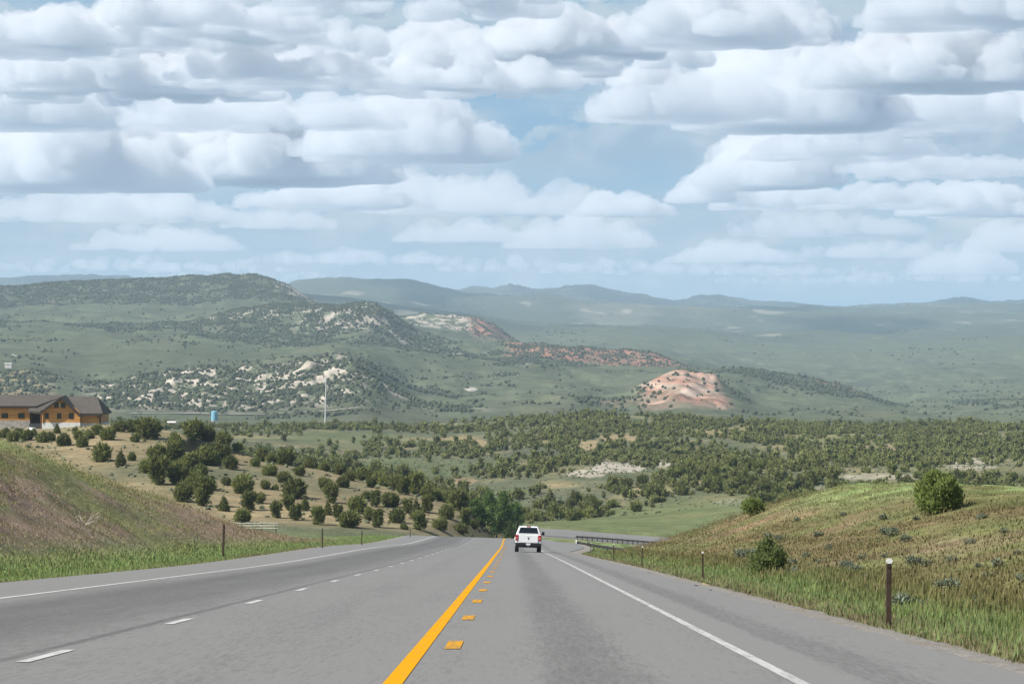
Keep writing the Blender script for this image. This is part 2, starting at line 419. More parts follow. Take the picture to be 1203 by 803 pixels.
def far_profile():
    """for each bearing: distances and heights of successive ridges and hollows"""
    X = XC; n = len(X)
    def zz(py, r): return (CY - py) / F * r
    ks = []
    # left juniper hill (bearing < 600): foot, ridge, back
    w = sstep(640, 560, X)
    r1 = np.full(n, 432.0); p1 = curve([(0, 606), (200, 606), (300, 613), (400, 618), (500, 626), (560, 631), (600, 633)], X)
    r2 = curve([(0, 610), (130, 600), (200, 590), (300, 560), (400, 530), (500, 500), (560, 485), (600, 480)], X)
    p2 = curve([(0, 506), (60, 507), (130, 501), (200, 507), (300, 530), (400, 555), (480, 577), (520, 588), (560, 604), (600, 626)], X)
    zr_ = np.interp(X, [560, 640, 700, 812, 960, 1263], [-35.6, -36.4, -37.0, -38.2, -39.5, -40.5])
    w = sstep(600, 545, X)
    ks.append((r1 + (566.0 - r1) * (1 - w), zz(p1, r1) * w + zr_ * (1 - w)))
    # crest of the slope beyond the road bend
    p2b = curve([(600, 622), (640, 617), (700, 612), (760, 607), (820, 601), (870, 597), (920, 598), (1000, 600), (1263, 600)], X)
    ks.append((r2 * w + 640.0 * (1 - w), zz(p2, r2) * w + zz(p2b, 640) * (1 - w)))
    ks.append((np.maximum(r2 + 75, 580) * w + 700.0 * (1 - w), np.where(X < 130, zz(p2, r2) - 1.0, zz(p2, r2) - np.interp(X, [130, 250, 560], [2, 9, 9])) * w + (zz(p2b, 640) - 2.0) * (1 - w)))
    pm = curve([(0, 530), (300, 545), (560, 575), (700, 565), (900, 560), (1203, 558)], X)
    ks.append((np.full(n, 830.0), zz(pm, 830)))
    pn = curve([(0, 510), (300, 522), (420, 532), (560, 530), (700, 526), (900, 526), (1203, 524)], X)
    ks.append((np.full(n, 1080.0), zz(pn, 1080)))
    pl = curve([(0, 497), (130, 494), (200, 495), (270, 498), (420, 497), (500, 498), (600, 494), (700, 489), (800, 490), (900, 496), (1000, 500), (1100, 500), (1263, 498)], X)
    ks.append((np.full(n, 1480.0), zz(pl, 1480)))
    ks.append((np.full(n, 1760.0), zz(pl, 1480) - 22))
    p4 = curve([(0, 492), (100, 489), (200, 487), (300, 489), (385, 486), (430, 480), (460, 487), (500, 493), (600, 494), (700, 492), (800, 492), (900, 492), (1000, 499), (1100, 500), (1263, 498)], X)
    ks.append((np.full(n, 2120.0), zz(p4, 2120)))
    p5 = curve([(0, 430), (45, 434), (100, 447), (200, 442), (300, 434), (350, 423), (400, 417), (430, 424), (460, 446), (490, 462), (540, 468), (600, 466), (680, 458), (735, 466), (755, 452), (772, 449), (790, 438), (805, 436), (822, 444), (838, 443), (852, 457), (868, 461), (884, 474), (900, 481), (1000, 484), (1062, 488), (1100, 492), (1150, 488), (1263, 478)], X)
    r5 = np.full(n, 2700.0)
    ks.append((r5, zz(p5, r5)))
    z5b = zz(p5, r5) + np.interp(X, [0, 250, 420, 500, 760, 850, 1263], [2, 2, -8, -4, -14, -8, 0])
    ks.append((np.full(n, 2900.0), z5b))
    p6 = curve([(0, 394), (100, 395), (200, 397), (250, 402), (300, 408), (350, 408), (400, 402), (450, 410), (500, 418), (560, 424), (620, 420), (700, 428), (760, 432), (800, 434), (830, 438), (860, 436), (900, 437), (950, 446), (1000, 457), (1040, 470), (1064, 479), (1100, 476), (1263, 464)], X)
    ks.append((np.full(n, 3600.0), zz(p6, 3600)))
    ks.append((np.full(n, 3760.0), zz(p6, 3600) + np.interp(X, [0, 400, 560, 800, 850, 1040, 1080, 1263], [1, 4, -8, -10, -22, -22, 0, 0])))
    p7 = curve([(0, 379), (100, 380), (200, 381), (225, 378), (250, 372), (300, 362), (365, 355), (430, 350), (445, 352), (460, 366), (492, 388), (520, 396), (600, 404), (640, 405), (700, 406), (760, 413), (800, 428), (850, 448), (900, 455), (1000, 462), (1100, 463), (1263, 452)], X)
    ks.append((np.full(n, 4320.0), zz(p7, 4320)))
    ks.append((np.full(n, 4480.0), zz(p7, 4320) + np.interp(X, [0, 200, 260, 340, 490, 560, 640, 780, 850], [1, 2, 2, -16, -20, -6, -14, -14, 2])))
    p8 = curve([(0, 360), (100, 361), (200, 360), (280, 357), (340, 358), (380, 362), (460, 384), (500, 392), (600, 406), (640, 412), (800, 420), (900, 445), (1000, 450), (1263, 440)], X)
    ks.append((np.full(n, 4900.0), zz(p8, 4900)))
    p9 = curve([(0, 336), (50, 333), (100, 331), (190, 326), (270, 323), (325, 327), (345, 338), (366, 354), (400, 366), (470, 373), (480, 371), (555, 370), (575, 380), (600, 398), (620, 408), (700, 412), (760, 416), (800, 424), (900, 434), (1000, 438), (1263, 428)], X)
    ks.append((np.full(n, 5400.0), zz(p9, 5400)))
    ks.append((np.full(n, 5750.0), zz(p9, 5400) + np.interp(X, [0, 360, 400, 560, 620, 700], [-30, -30, -25, -40, -8, 6])))
    p11 = curve([(0, 358), (300, 356), (340, 350), (400, 354), (500, 368), (600, 378), (700, 384), (800, 386), (1000, 388), (1263, 384)], X)
    ks.append((np.full(n, 8600.0), zz(p11, 8600)))
    p12 = curve([(0, 352), (300, 348), (340, 334), (385, 330), (400, 328), (412, 331), (440, 332), (480, 333), (520, 344), (560, 350), (600, 352), (640, 349), (700, 356), (800, 361), (900, 363), (1000, 363), (1100, 361), (1263, 361)], X)
    ks.append((np.full(n, 12000.0), zz(p12, 12000)))
    ks.append((np.full(n, 12800.0), zz(p12, 12000) - 30))
    p14 = curve([(0, 328), (60, 326), (100, 325), (150, 326), (190, 331), (340, 342), (500, 346), (528, 344), (560, 341), (600, 338), (612, 337), (630, 342), (650, 341), (690, 335), (715, 340), (740, 344), (765, 347), (778, 354), (800, 354), (825, 347), (850, 348), (870, 352), (900, 356), (960, 361), (1000, 361), (1060, 358), (1100, 356), (1122, 350), (1135, 350), (1150, 355), (1263, 354)], X)
    ks.append((np.full(n, 15500.0), zz(p14, 15500)))
    ks.append((np.full(n, 17600.0), zz(p14, 15500) - 120))
    rs = np.array([k[0] for k in ks]); zs = np.array([k[1] for k in ks])
    return rs, zs

KR, KZ = far_profile()
def far_height():
    Z = np.empty((NR, NC))
    lr = np.log(RR)
    for j in range(NC):
        # depth along the view axis is what the ridge heights were measured against
        c = max(math.cos(TH[j]), 0.93)
        x = np.log(KR[:, j] / c); y = KZ[:, j]
        i = np.clip(np.searchsorted(x, lr) - 1, 0, len(x) - 2)
        t = np.clip((lr - x[i]) / (x[i + 1] - x[i]), 0, 1)
        s = t * t * (3 - 2 * t)
        Z[:, j] = y[i] * (1 - (0.45 * s + 0.55 * t)) + y[i + 1] * (0.45 * s + 0.55 * t)
    return Z
ZF = far_height()
# smooth across bearings a little, then relief
XX = np.broadcast_to(XC, (NR, NC))
def band_(x, a, b, c, d): return sstep(a, b, x) * (1 - sstep(c, d, x))
def relief():
    n1 = fbm(GX / 190, GY / 190, 5, 3)
    n2 = fbm(GX / 70, GY / 110, 4, 5)
    rid = 1 - np.abs(fbm(GX / 160 + 0.3 * n1, GY / 420, 4, 9)) * 2
    big = fbm(GX / 1500, GY / 1700, 5, 12)
    z = 0
    z = z + band_(rr, 640, 800, 1380, 1600) * (2.6 * n1 + 1.3 * n2)
    z = z + band_(rr, 470, 560, 640, 760) * 0.9 * n2
    z = z + 1.6 * n1 * band_(rr, 1380, 1470, 1500, 1700)
    slope = sstep(2080, 2250, rr) * (1 - sstep(6000, 7000, rr))
    bench = (1 - sstep(230, 330, XX)) * band_(rr, 2850, 3000, 3500, 3650)
    z = z + slope * (1 - 0.8 * bench) * (5.0 * n1 + 7.0 * (rid - 0.5) * sstep(2200, 2500, rr) * (1 - bench))
    z = z + sstep(5600, 7500, rr) * (1 - sstep(13000, 14500, rr)) * (big * 30 + 16 * (0.5 - np.abs(fbm(GX / 420, GY / 800, 5, 47)))) * sstep(560, 640, XX + 1e-9 + 400 * sstep(6500, 8500, rr))
    z = z + sstep(10800, 14500, rr) * (fbm(GX / 420, GY / 900, 5, 33) * 22) + sstep(11000, 12000, rr) * (0.5 - np.abs(fbm(GX / 210, GY / 500, 4, 37))) * 22
    z = z + band_(XX, 745, 775, 835, 856) * band_(rr, 2230, 2330, 2720, 2800) * (9 * np.abs(fbm(GX / 60, GY / 150, 4, 39)) - 2)
    z = z + band_(XX, 85, 140, 400, 440) * band_(rr, 2200, 2300, 2740, 2850) * (9 * np.abs(fbm(GX / 40, GY / 90, 4, 43)) - 3)
    return z
ZF = ZF + relief()
NZ, OFF, ZRD, OUT = near_z(GX, GY)
DEP = GY
b0 = np.interp(XC, [540, 600], [400, 520])[None, :]; b1 = np.interp(XC, [540, 600], [432, 560])[None, :]
wf = sstep(0, 1, (rr - b0) / (b1 - b0))
Z = NZ * (1 - wf) + ZF * wf
# behind the camera the highway climbs on over open ground
back = sstep(0.35, 0.7, np.abs(tt)) * sstep(150, 420, rr)
Zb = -0.0676 * np.clip(GY, -900, 500) - 2 + 6 * fbm(GX / 160, GY / 160, 4, 40)
Z = Z * (1 - back) + Zb * back
# bed of the road
wr = 1 - sstep(0.5, np.where((GX > 0) & (GY > 290) & (GY < 400), 3.0, 7.0), OUT)
wr = np.where((rr > 620) | (GY < -78), 0, wr)
Z = np.where(wr > 0, Z * (1 - wr) + (ZRD - 0.22) * wr, Z)
PY = CY - F * Z / np.maximum(GY, 1)

# visibility of every ground point from the road (used to choose which plants become objects)
ang = Z / rr
run = np.maximum.accumulate(ang, axis=0)
VIS = ang >= np.concatenate([np.full((1, NC), -9.0), run[:-1]], axis=0) - 1e-5

LR = np.log(RR)
def grid_ij(x, y):
    r = np.hypot(x, y); t = np.arctan2(x, y)
    fi = np.interp(np.log(np.maximum(r, RR[0])), LR, np.arange(NR)); fj = np.interp(t, TH, np.arange(NC))
    return fi, fj
def bil(A, fi, fj):
    i = np.clip(fi.astype(int), 0, NR - 2); j = np.clip(fj.astype(int), 0, NC - 2)
    a = fi - i; b = fj - j
    return A[i, j] * (1 - a) * (1 - b) + A[i + 1, j] * a * (1 - b) + A[i, j + 1] * (1 - a) * b + A[i + 1, j + 1] * a * b
def ground(x, y):
    fi, fj = grid_ij(np.asarray(x, float), np.asarray(y, float)); return bil(Z, fi, fj)
def spot(X, py, rmin=30, rmax=17000):
    """the visible ground point seen at a measured bearing and dip"""
    t = math.atan((X - CX) / F); j = int(round(float(np.interp(t, TH, np.arange(NC)))))
    i = np.where((RR > rmin) & (RR < rmax))[0]
    p = PY[i, j]
    a = np.minimum.accumulate(p)
    k = np.where((p <= py) & VIS[i, j])[0]
    ii = i[k[0]] if len(k) else i[np.argmin(np.abs(p - py) + 1000 * ~VIS[i, j])]
    r = RR[ii]; return r * math.sin(t), r * math.cos(t), float(Z[ii, j])

# ------------------------------------------------------------------ ground colours (what covers the soil)
SAGE = (0.098, 0.108, 0.066); MEADOW = (0.105, 0.125, 0.062); TAN = (0.29, 0.225, 0.13); PALE = (0.36, 0.325, 0.265); REDR = (0.36, 0.165, 0.118); PINK = (0.45, 0.315, 0.245)
GREEN = (0.185, 0.265, 0.098); OLIVE = (0.150, 0.150, 0.058); PURPLE = (0.215, 0.150, 0.112); STRAW = (0.235, 0.205, 0.105); BROWN = (0.160, 0.122, 0.066)

def near_colour(x, y):
    """cover of the road cutting: lush verge, then cheatgrass and bare soil"""
    ul = np.abs(np.where(x < 0, -x - 14.2, x - 5.4))
    n1 = fbm(x / 5, y / 9, 4, 51); n2 = fbm(x / 1.8, y / 3.2, 3, 55); n3 = fbm(x / 16, y / 34, 3, 57)
    c = np.zeros(np.shape(x) + (3,)) + np.asarray(OLIVE)
    left = x < 0
    # left bank: purple cheatgrass in the middle height, greener on the crest near the house end
    PURL = (0.29, 0.205, 0.160)
    pur = np.where(left, sstep(2.6, 5.5, ul + 1.2 * n1) * (1 - 0.85 * sstep(9, 15, ul + 6 * n3 - (y - 120) * 0.035)), 0)
    c = mixc(c, PURL, np.clip(pur * (0.75 + 0.45 * n2), 0, 1))
    c = mixc(c, (0.20, 0.215, 0.085), np.where(left, sstep(-0.15, 0.5, n1 + 0.7 * n3 + np.interp(y, [80, 170, 260], [0.35, 0.05, -0.5]) + 0.04 * (ul - 9)), 0) * 0.85)
    c = mixc(c, STRAW, np.clip(sstep(0.3, 0.9, n2 + 0.3 * n1) * 0.55, 0, 1) * np.where(left, 1, 0.8))
    # right mound: brown and ochre flank, greener cap
    br = np.where(left, 0, sstep(3, 6.5, ul + 1.5 * n1) * (1 - 0.5 * sstep(15, 20, ul + 3 * n3)))
    c = mixc(c, BROWN, np.clip(br * (0.7 + 0.7 * n2), 0, 1))
    c = mixc(c, (0.13, 0.145, 0.055), np.where(left, 0, sstep(2, 5, ul) * sstep(-0.05, 0.45, -n1 + 0.6 * n3 + 0.3 * n2) * 0.8))
    c = mixc(c, (0.235, 0.165, 0.085), np.where(left, 0, br * sstep(0.05, 0.65, n1 + 0.25 * n2) * sstep(120, 175, y) * 0.8))
    c = mixc(c, PURPLE, np.where(left, 0, br * sstep(0.1, 0.7, n3 + 0.4 * n1) * 0.55))
    c = mixc(c, OLIVE, np.where(left, 0, br * sstep(120, 60, y) * (0.35 + 0.3 * n1)))
    g = (1 - sstep(np.where(left, 3.2, 2.0), np.where(left, 6.5, 4.6), ul + 1.4 * n1))
    c = mixc(c, GREEN, np.clip(g * (0.85 + 0.3 * n2), 0, 1))
    c = mixc(c, GREEN, np.where(left, 0.5 * sstep(12, 17, ul) * sstep(-0.2, 0.5, n1), 0.8 * sstep(11, 18, ul + 3 * n3) * sstep(-0.5, 0.3, n1) * sstep(120, 190, y)))
    edge = 1 - sstep(0.6, 1.8, ul + 0.5 * n2)
    c = mixc(c, PURPLE, edge * 0.75)
    # open lush ground past the cuttings
    c = mixc(c, GREEN, sstep(285, 340, y) * 0.8)
    c = mixc(c, STRAW, sstep(285, 340, y) * sstep(0.1, 0.7, n1) * 0.45)
    return c * (1 + 0.22 * n2[..., None])

def patches(c, X, P, rmask, items, seed):
    wob = fbm(X / 14, P / 5, 4, seed)
    for (cx, cy, w, h, colr, k) in items:
        q = ((X - cx) / w) ** 2 + ((P - cy) / h) ** 2
        m = sstep(1.25, 0.55, q + 0.75 * wob) * rmask * k
        c = mixc(c, colr, m)
    return c

MID_PATCH = [  # bare outcrops and open meadows of the wooded hills: bearing, dip, half sizes
    (725, 549, 36, 6.5, PALE, 1), (690, 556, 22, 5, PALE, .9), (775, 545, 16, 3.5, PALE, .9), (865, 593, 30, 7, PALE, 1), (835, 508, 48, 4, STRAW, .95), (880, 503, 25, 3, STRAW, .9),
    (545, 520, 30, 7, TAN, .7), (690, 523, 14, 7, TAN, .8), (725, 514, 26, 4, TAN, .75), (760, 575, 40, 3, STRAW, .5), (1035, 530, 34, 8, TAN, .65), (1140, 545, 34, 7, PALE, .6), (1040, 560, 60, 4, PALE, .6), (1170, 520, 34, 5, TAN, .6),
    (940, 545, 40, 4, STRAW, .5), (980, 575, 36, 5, PALE, .55), (540, 565, 20, 5, TAN, .8), (620, 545, 26, 3, TAN, .5), (530, 548, 55, 6, MEADOW, 1), (460, 545, 40, 9, MEADOW, 1), (590, 578, 34, 5, MEADOW, 1), (400, 512, 70, 6, MEADOW, .9), (520, 556, 40, 6, MEADOW, .9)]

def colours():
    P = PY; X = XX
    n1 = fbm(GX / 90, GY / 140, 5, 61); n2 = fbm(GX / 24, GY / 40, 4, 63); n3 = fbm(GX / 420, GY / 700, 4, 65)
    nf = fbm(GX / 34, GY / 60, 4, 67)
    c = np.zeros((NR, NC, 3)) + np.asarray(SAGE)
    c = mixc(c, MEADOW, sstep(-0.3, 0.5, n1) * 0.7)
    # wooded middle hills: dry grass and soil between the junipers
    mid = band_(rr, 640, 720, 1600, 1760)
    c = mixc(c, STRAW, mid * sstep(-0.35, 0.6, n2 + 0.5 * n1) * 0.55)
    c = mixc(c, TAN, mid * sstep(0.15, 0.8, n2) * 0.5)
    c = patches(c, X, P, mid, MID_PATCH, 71)
    # left juniper hill: bare tan soil
    hill = band_(rr, 425, 440, 640, 720) * sstep(640, 560, X)
    c = mixc(c, TAN, hill * (0.62 + 0.4 * n2))
    c = mixc(c, (0.40, 0.31, 0.15), sstep(1.2, .6, ((X - 570) / 24) ** 2 + ((P - 622) / 13) ** 2 + .5 * nf) * band_(rr, 400, 425, 560, 600))
    c = mixc(c, SAGE, hill * sstep(0.0, 0.7, nf) * 0.75)
    c = mixc(c, STRAW, hill * sstep(0.3, 0.8, n1) * 0.4)
    # slope beyond the bend
    gs = band_(rr, 450, 490, 690, 740) * sstep(590, 620, X)
    c = mixc(c, (0.125, 0.15, 0.065), gs * 0.85); c = mixc(c, (0.2, 0.19, 0.09), gs * sstep(0.2, 0.8, nf) * 0.4)
    # foothills
    fh = band_(rr, 2000, 2100, 5800, 6200)
    c = mixc(c, (0.092, 0.106, 0.064), fh * 0.8)
    c = mixc(c, (0.118, 0.115, 0.070), fh * sstep(0.0, 0.8, n1) * 0.5)
    rock = np.clip(sstep(-0.12, 0.16, n2 + 0.5 * nf), 0, 1)
    zr_ = rock_zone()
    c = mixc(c, (0.38, 0.34, 0.28), rock * zr_['pale'])
    c = mixc(c, TAN, rock * zr_['tan'])
    c = mixc(c, REDR, np.clip(rock * 0.7 + 0.5, 0, 1) * zr_['red'])
    stra = 0.5 + 0.5 * np.sin((Z + 0.10 * GX) * 0.55 + 1.0 * n2)
    pk = np.asarray(PINK) * (1 - stra[..., None]) + np.asarray((0.37, 0.20, 0.145)) * stra[..., None]
    pk = mixc(pk, PALE, sstep(.2, .5, nf) * 0.6)
    c = mixc(c, (0.5, 0.46, 0.4), sstep(1.1, .6, ((X - 553) / 8) ** 2 + ((P - 457) / 2.6) ** 2 + .6 * nf) * fh)
    kk = (np.clip(rock * 0.5 + 0.5, 0, 1) * zr_['pink'])[..., None]
    c = c * (1 - kk) + pk * kk
    c = mixc(c, (0.085, 0.092, 0.060), zr_['wood'] * (1 - zr_['pale']) * 0.7)
    tx = fbm(GX / 26, GY / 60, 4, 83); tx2 = fbm(GX / 240, GY / 330, 4, 85)
    c = c * (1 + (fh * (0.26 * tx + 0.22 * tx2))[..., None])
    # the great plain and the mountains beyond
    pl = sstep(6500, 8000, rr)
    c = mixc(c, (0.078, 0.092, 0.058), pl)
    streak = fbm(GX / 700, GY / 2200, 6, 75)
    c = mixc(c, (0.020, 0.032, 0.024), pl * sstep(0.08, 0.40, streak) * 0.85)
    c = mixc(c, (0.26, 0.235, 0.17), pl * sstep(0.30, 0.6, -streak) * 0.3)
    c = mixc(c, (0.34, 0.31, 0.24), pl * sstep(0.46, 0.62, fbm(GX / 200, GY / 700, 4, 77)) * 0.55 * (1 - sstep(10500, 11500, rr)))
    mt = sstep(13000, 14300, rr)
    c = mixc(c, (0.030, 0.038, 0.032), mt * sstep(-0.4, 0.3, fbm(GX / 300, GY / 800, 4, 79)) * 0.9)  # cloud shadow over the mountains, put into their colour as dark blotches
    hill2 = band_(rr, 11000, 11800, 12300, 12700) * band_(X, 370, 388, 420, 440)
    c = mixc(c, (0.09, 0.095, 0.075), hill2 * 0.6)
    # road cutting
    nw = (1 - sstep(0, 1, (rr - (b0 - 15)) / 45.0))
    cn = near_colour(GX, GY)
    i = nw > 0
    c = c * (1 - nw[..., None]) + cn * nw[..., None]
    sand = band_(OUT, -1, 0, 0.6, 1.2) * (rr < 620)
    c = mixc(c, (0.2, 0.18, 0.15), sand * 0.8)
    return np.clip(c, 0.01, 0.8)

def rock_zone():
    X, P, r = XX, PY, rr
    w = fbm(GX / 120, GY / 170, 4, 81) 
    wx = X + 14 * w
    z = {}
    pale = band_(wx, 85, 120, 415, 440) * band_(r, 2180, 2260, 2720, 2800)
    pale = np.maximum(pale, 0.8 * band_(wx, -200, -60, 50, 75) * band_(r, 2250, 2350, 2700, 2780) * sstep(0, .4, w))
    pale = np.maximum(pale, band_(wx, 330, 366, 472, 494) * band_(r, 3860, 3980, 4330, 4380))
    pale = np.maximum(pale, 1.0 * band_(wx, 474, 484, 552, 575) * band_(r, 5060, 5110, 5390, 5420))
    pale = np.maximum(pale, band_(wx, 318, 336, 366, 372) * band_(r, 5080, 5150, 5420, 5450))
    pale = np.maximum(pale, 0.8 * band_(wx, 195, 215, 300, 320) * band_(r, 5020, 5080, 5280, 5330) * sstep(0.15, .5, w))
    pale = np.maximum(pale, 0.7 * band_(wx, 230, 260, 600, 650) * band_(r, 3900, 3950, 4250, 4320) * sstep(-.1, .4, w))
    pale = np.maximum(pale, 0.8 * band_(wx, 560, 600, 700, 730) * band_(r, 3200, 3300, 3620, 3700) * sstep(0.1, .4, w))
    pale = np.maximum(pale, 0.8 * band_(wx, 380, 420, 560, 600) * band_(r, 2180, 2260, 2500, 2700) * sstep(0.05, .4, w))
    z['pale'] = pale
    z['tan'] = np.maximum(0.9 * band_(wx, -200, -60, 50, 75) * band_(r, 2250, 2350, 2700, 2780), 0.9 * band_(wx, 20, 35, 66, 80) * band_(r, 4950, 5000, 5180, 5240))
    red = band_(wx, 585, 605, 790, 830) * band_(r, 3880, 3980, 4330, 4360)
    red = np.maximum(red, band_(wx, 545, 568, 605, 640) * band_(r, 4950, 5100, 5400, 5440))
    red = np.maximum(red, 0.6 * band_(wx, 700, 740, 800, 840) * band_(r, 3700, 3800, 4300, 4360) * sstep(-.1, .4, w))
    red = np.maximum(red, 0.6 * band_(wx, 940, 980, 1040, 1060) * band_(r, 3450, 3520, 3610, 3650))
    z['red'] = red
    z['pink'] = np.maximum(band_(wx, 742, 768, 838, 856) * band_(r, 2240, 2320, 2720, 2800), 0.7 * band_(wx, 700, 730, 850, 870) * band_(r, 2180, 2230, 2400, 2500) * sstep(0.0, .4, w))
    # where the distant junipers stand
    cliff = np.maximum(band_(wx, 474, 484, 552, 575) * band_(r, 5060, 5110, 5390, 5420), band_(wx, 318, 336, 366, 372) * band_(r, 5080, 5150, 5420, 5450))
    wood = 0.9 * pale * (1 - 0.8 * cliff) + 0.35 * red + 0.4 * z['tan'] + 0.05 * z['pink']
    wood = np.maximum(wood, 1.0 * (1 - sstep(340, 372, wx)) * band_(r, 4960, 5040, 5500, 5600) * sstep(-0.65, -0.1, w + 0.25))
    wood = np.maximum(wood, 0.9 * (1 - sstep(205, 250, wx)) * band_(r, 4000, 4100, 4330, 4400) * sstep(-.4, .2, w))
    wood = np.maximum(wood, 1.0 * band_(wx, 205, 250, 470, 500) * band_(r, 3640, 3720, 4340, 4420) * sstep(-.55, -.1, w))
    wood = np.maximum(wood, 0.9 * band_(wx, 380, 420, 640, 700) * band_(r, 3560, 3650, 4250, 4400) * sstep(-.35, .2, w))
    wood = np.maximum(wood, 0.85 * band_(wx, 395, 420, 545, 575) * band_(r, 2150, 2250, 3000, 3300) * sstep(-.2, .3, w))
    wood = np.maximum(wood, 0.45 * band_(wx, 620, 660, 800, 840) * band_(r, 3700, 3800, 4340, 4400) * sstep(-.4, .1, w))
    wood = np.maximum(wood, 0.9 * band_(wx, 470, 480, 566, 590) * band_(r, 5340, 5400, 5520, 5600))
    wood = np.maximum(wood, 0.8 * band_(wx, 560, 600, 760, 800) * band_(r, 4330, 4360, 4500, 4600))
    wood = np.maximum(wood, 0.95 * band_(wx, 830, 870, 1050, 1070) * band_(r, 3240, 3330, 3620, 3700) * sstep(-.45, 0, w))
    wood = np.maximum(wood, 0.6 * band_(wx, 640, 700, 860, 900) * band_(r, 2170, 2250, 2700, 3000) * sstep(0.05, .45, w))
    wood = np.maximum(wood, 0.7 * (1 - sstep(440, 480, wx)) * band_(r, 2060, 2100, 2220, 2300) * sstep(-.1, .4, w))
    wood = np.maximum(wood, 0.7 * sstep(1080, 1130, wx) * band_(r, 2500, 2600, 3600, 3900) * sstep(0.1, .5, w))
    wood = np.maximum(wood, 0.10 * band_(r, 2080, 2200, 4300, 5000) * sstep(0.0, .5, fbm(GX / 80, GY / 130, 4, 87)))
    wood = wood * (1 - 0.6 * z['pink'])
    wood = wood * (1 - 0.12 * pale) * (1 - 0.8 * cliff)
    z['wood'] = np.clip(wood, 0, 1)
    return z

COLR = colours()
WOOD = rock_zone()['wood']
idx = np.arange(NR * NC).reshape(NR, NC)
q = np.stack([idx[:-1, :-1], idx[:-1, 1:], idx[1:, 1:], idx[1:, :-1]], -1).reshape(-1, 4)[:, ::-1]
V = np.stack([GX, GY, Z], -1).reshape(-1, 3)
# cap under the camera
Vc = np.vstack([V, [[0, 0, float(near_z(np.array([0.0]), np.array([0.0]))[2][0]) - 0.22]]])
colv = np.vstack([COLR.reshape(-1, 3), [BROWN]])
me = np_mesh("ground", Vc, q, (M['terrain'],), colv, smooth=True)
bmg = bmesh.new(); bmg.from_mesh(me); bmg.verts.ensure_lookup_table()
for j in range(NC - 1): bmg.faces.new((bmg.verts[NR * NC], bmg.verts[j + 1], bmg.verts[j])).smooth = True
bmg.to_mesh(me); bmg.free()
tag(link(bpy.data.objects.new("ground", me)), kind='structure')

# ------------------------------------------------------------------ road, markings, shoulders
SS = np.concatenate([np.arange(-70, 60, 1.0), np.arange(60, YEND + 1, 2.0)])
def ribbon(name, s_list, offs, mat, dz, parent=None, jag=0.0, kind='structure', roadcol=False):
    vs, cs = [], []
    for k, s in enumerate(s_list):
        for o in offs:
            oo = o(s) if callable(o) else o
            if jag and (o is offs[0] or o is offs[-1]):
                oo += jag * float(noise2(np.array([s / 2.7]), np.array([7.0 if o is offs[0] else 31.0]), 5)[0])
            p = road_point(s, oo); p[2] += dz; vs.append(p); cs.append((oo, s, 0))
    n = len(offs); f = []
    for k in range(len(s_list) - 1):
        for i in range(n - 1):
            a = k * n + i; f.append((a, a + 1, a + n + 1, a + n))
    me = np_mesh(name, np.array(vs), np.array(f), (mat,), np.array(cs), smooth=True)
    o = link(bpy.data.objects.new(name, me), parent)
    if not parent: tag(o, kind=kind)
    return o
er = lambda s: float(edge_right(np.array([s]))[0])
road = ribbon("road", SS, [PEL, -11.5, -9, -6.5, -4, -1.5, 1, 3, er], M['asphalt'], 0.0, jag=0.22)
def er_out(s): return er(s) + 0.95
sh = ribbon("gravel_shoulder", SS, [lambda s: er(s) - 0.5, lambda s: er(s) + 0.3, er_out], M['gravel'], -0.05, jag=0.18)
me = sh.data
co = np.empty(len(me.vertices) * 3, np.float32); me.vertices.foreach_get("co", co); co = co.reshape(-1, 3)
co[2::3, 2] -= 0.09; co[1::3, 2] += 0.02; co[0::3, 2] += 0.01; me.vertices.foreach_set("co", co.ravel()); me.update()
sh = ribbon("gravel_shoulder", SS, [PEL - 0.85, PEL - 0.3, PEL + 0.5], M['gravel'], -0.05, jag=0.18)
me = sh.data
co = np.empty(len(me.vertices) * 3, np.float32); me.vertices.foreach_get("co", co); co = co.reshape(-1, 3)
co[0::3, 2] -= 0.09; co[1::3, 2] += 0.02; co[2::3, 2] += 0.01; me.vertices.foreach_set("co", co.ravel()); me.update()
LS = np.arange(-60, 500, 1.5)
ribbon("yellow_line", LS, [-1.11, -0.94], M['yellow'], 0.006, road)
ribbon("edge_line", LS, [2.43, 2.55], M['white_worn'], 0.006, road)
ribbon("edge_line", LS, [-10.40, -10.22], M['white'], 0.006, road)
def cross_ribbon(name, offs, mat, dz):
    xs = np.arange(-65, 236, 2.0); vs, cs, fs = [], [], []
    sl = np.interp(xs, XR[:, 0], np.gradient(XR[:, 1], XR[:, 0])); sl = np.convolve(np.pad(sl, 6, mode='edge'), np.ones(13) / 13, 'valid')
    for x, m_ in zip(xs, sl):
        yc = np.interp(x, XR[:, 0], XR[:, 1]); z = np.interp(x, XR[:, 0], XR[:, 2]); k = 1 / math.sqrt(1 + m_ * m_)
        for o in offs: vs.append((x - m_ * k * o, yc + k * o, z + dz - (0.1 if abs(o) > 9.9 else 0))); cs.append((o, x, 0))
    n = len(offs)
    for i in range(len(xs) - 1):
        for j in range(n - 1): fs.append((i * n + j, (i + 1) * n + j, (i + 1) * n + j + 1, i * n + j + 1))
    tag(link(bpy.data.objects.new(name, np_mesh(name, np.array(vs), np.array(fs), (mat,), np.array(cs), smooth=True))), kind='structure')
cross_ribbon("crossing_road", [-9.0, -4, 0, 4, 9.0], M['asphalt'], 0.0)
cross_ribbon("crossing_road_shoulder", [-10.6, -9.6, -8.7], M['gravel'], -0.03)
cross_ribbon("crossing_road_shoulder", [8.7, 9.6, 10.6], M['gravel'], -0.03)
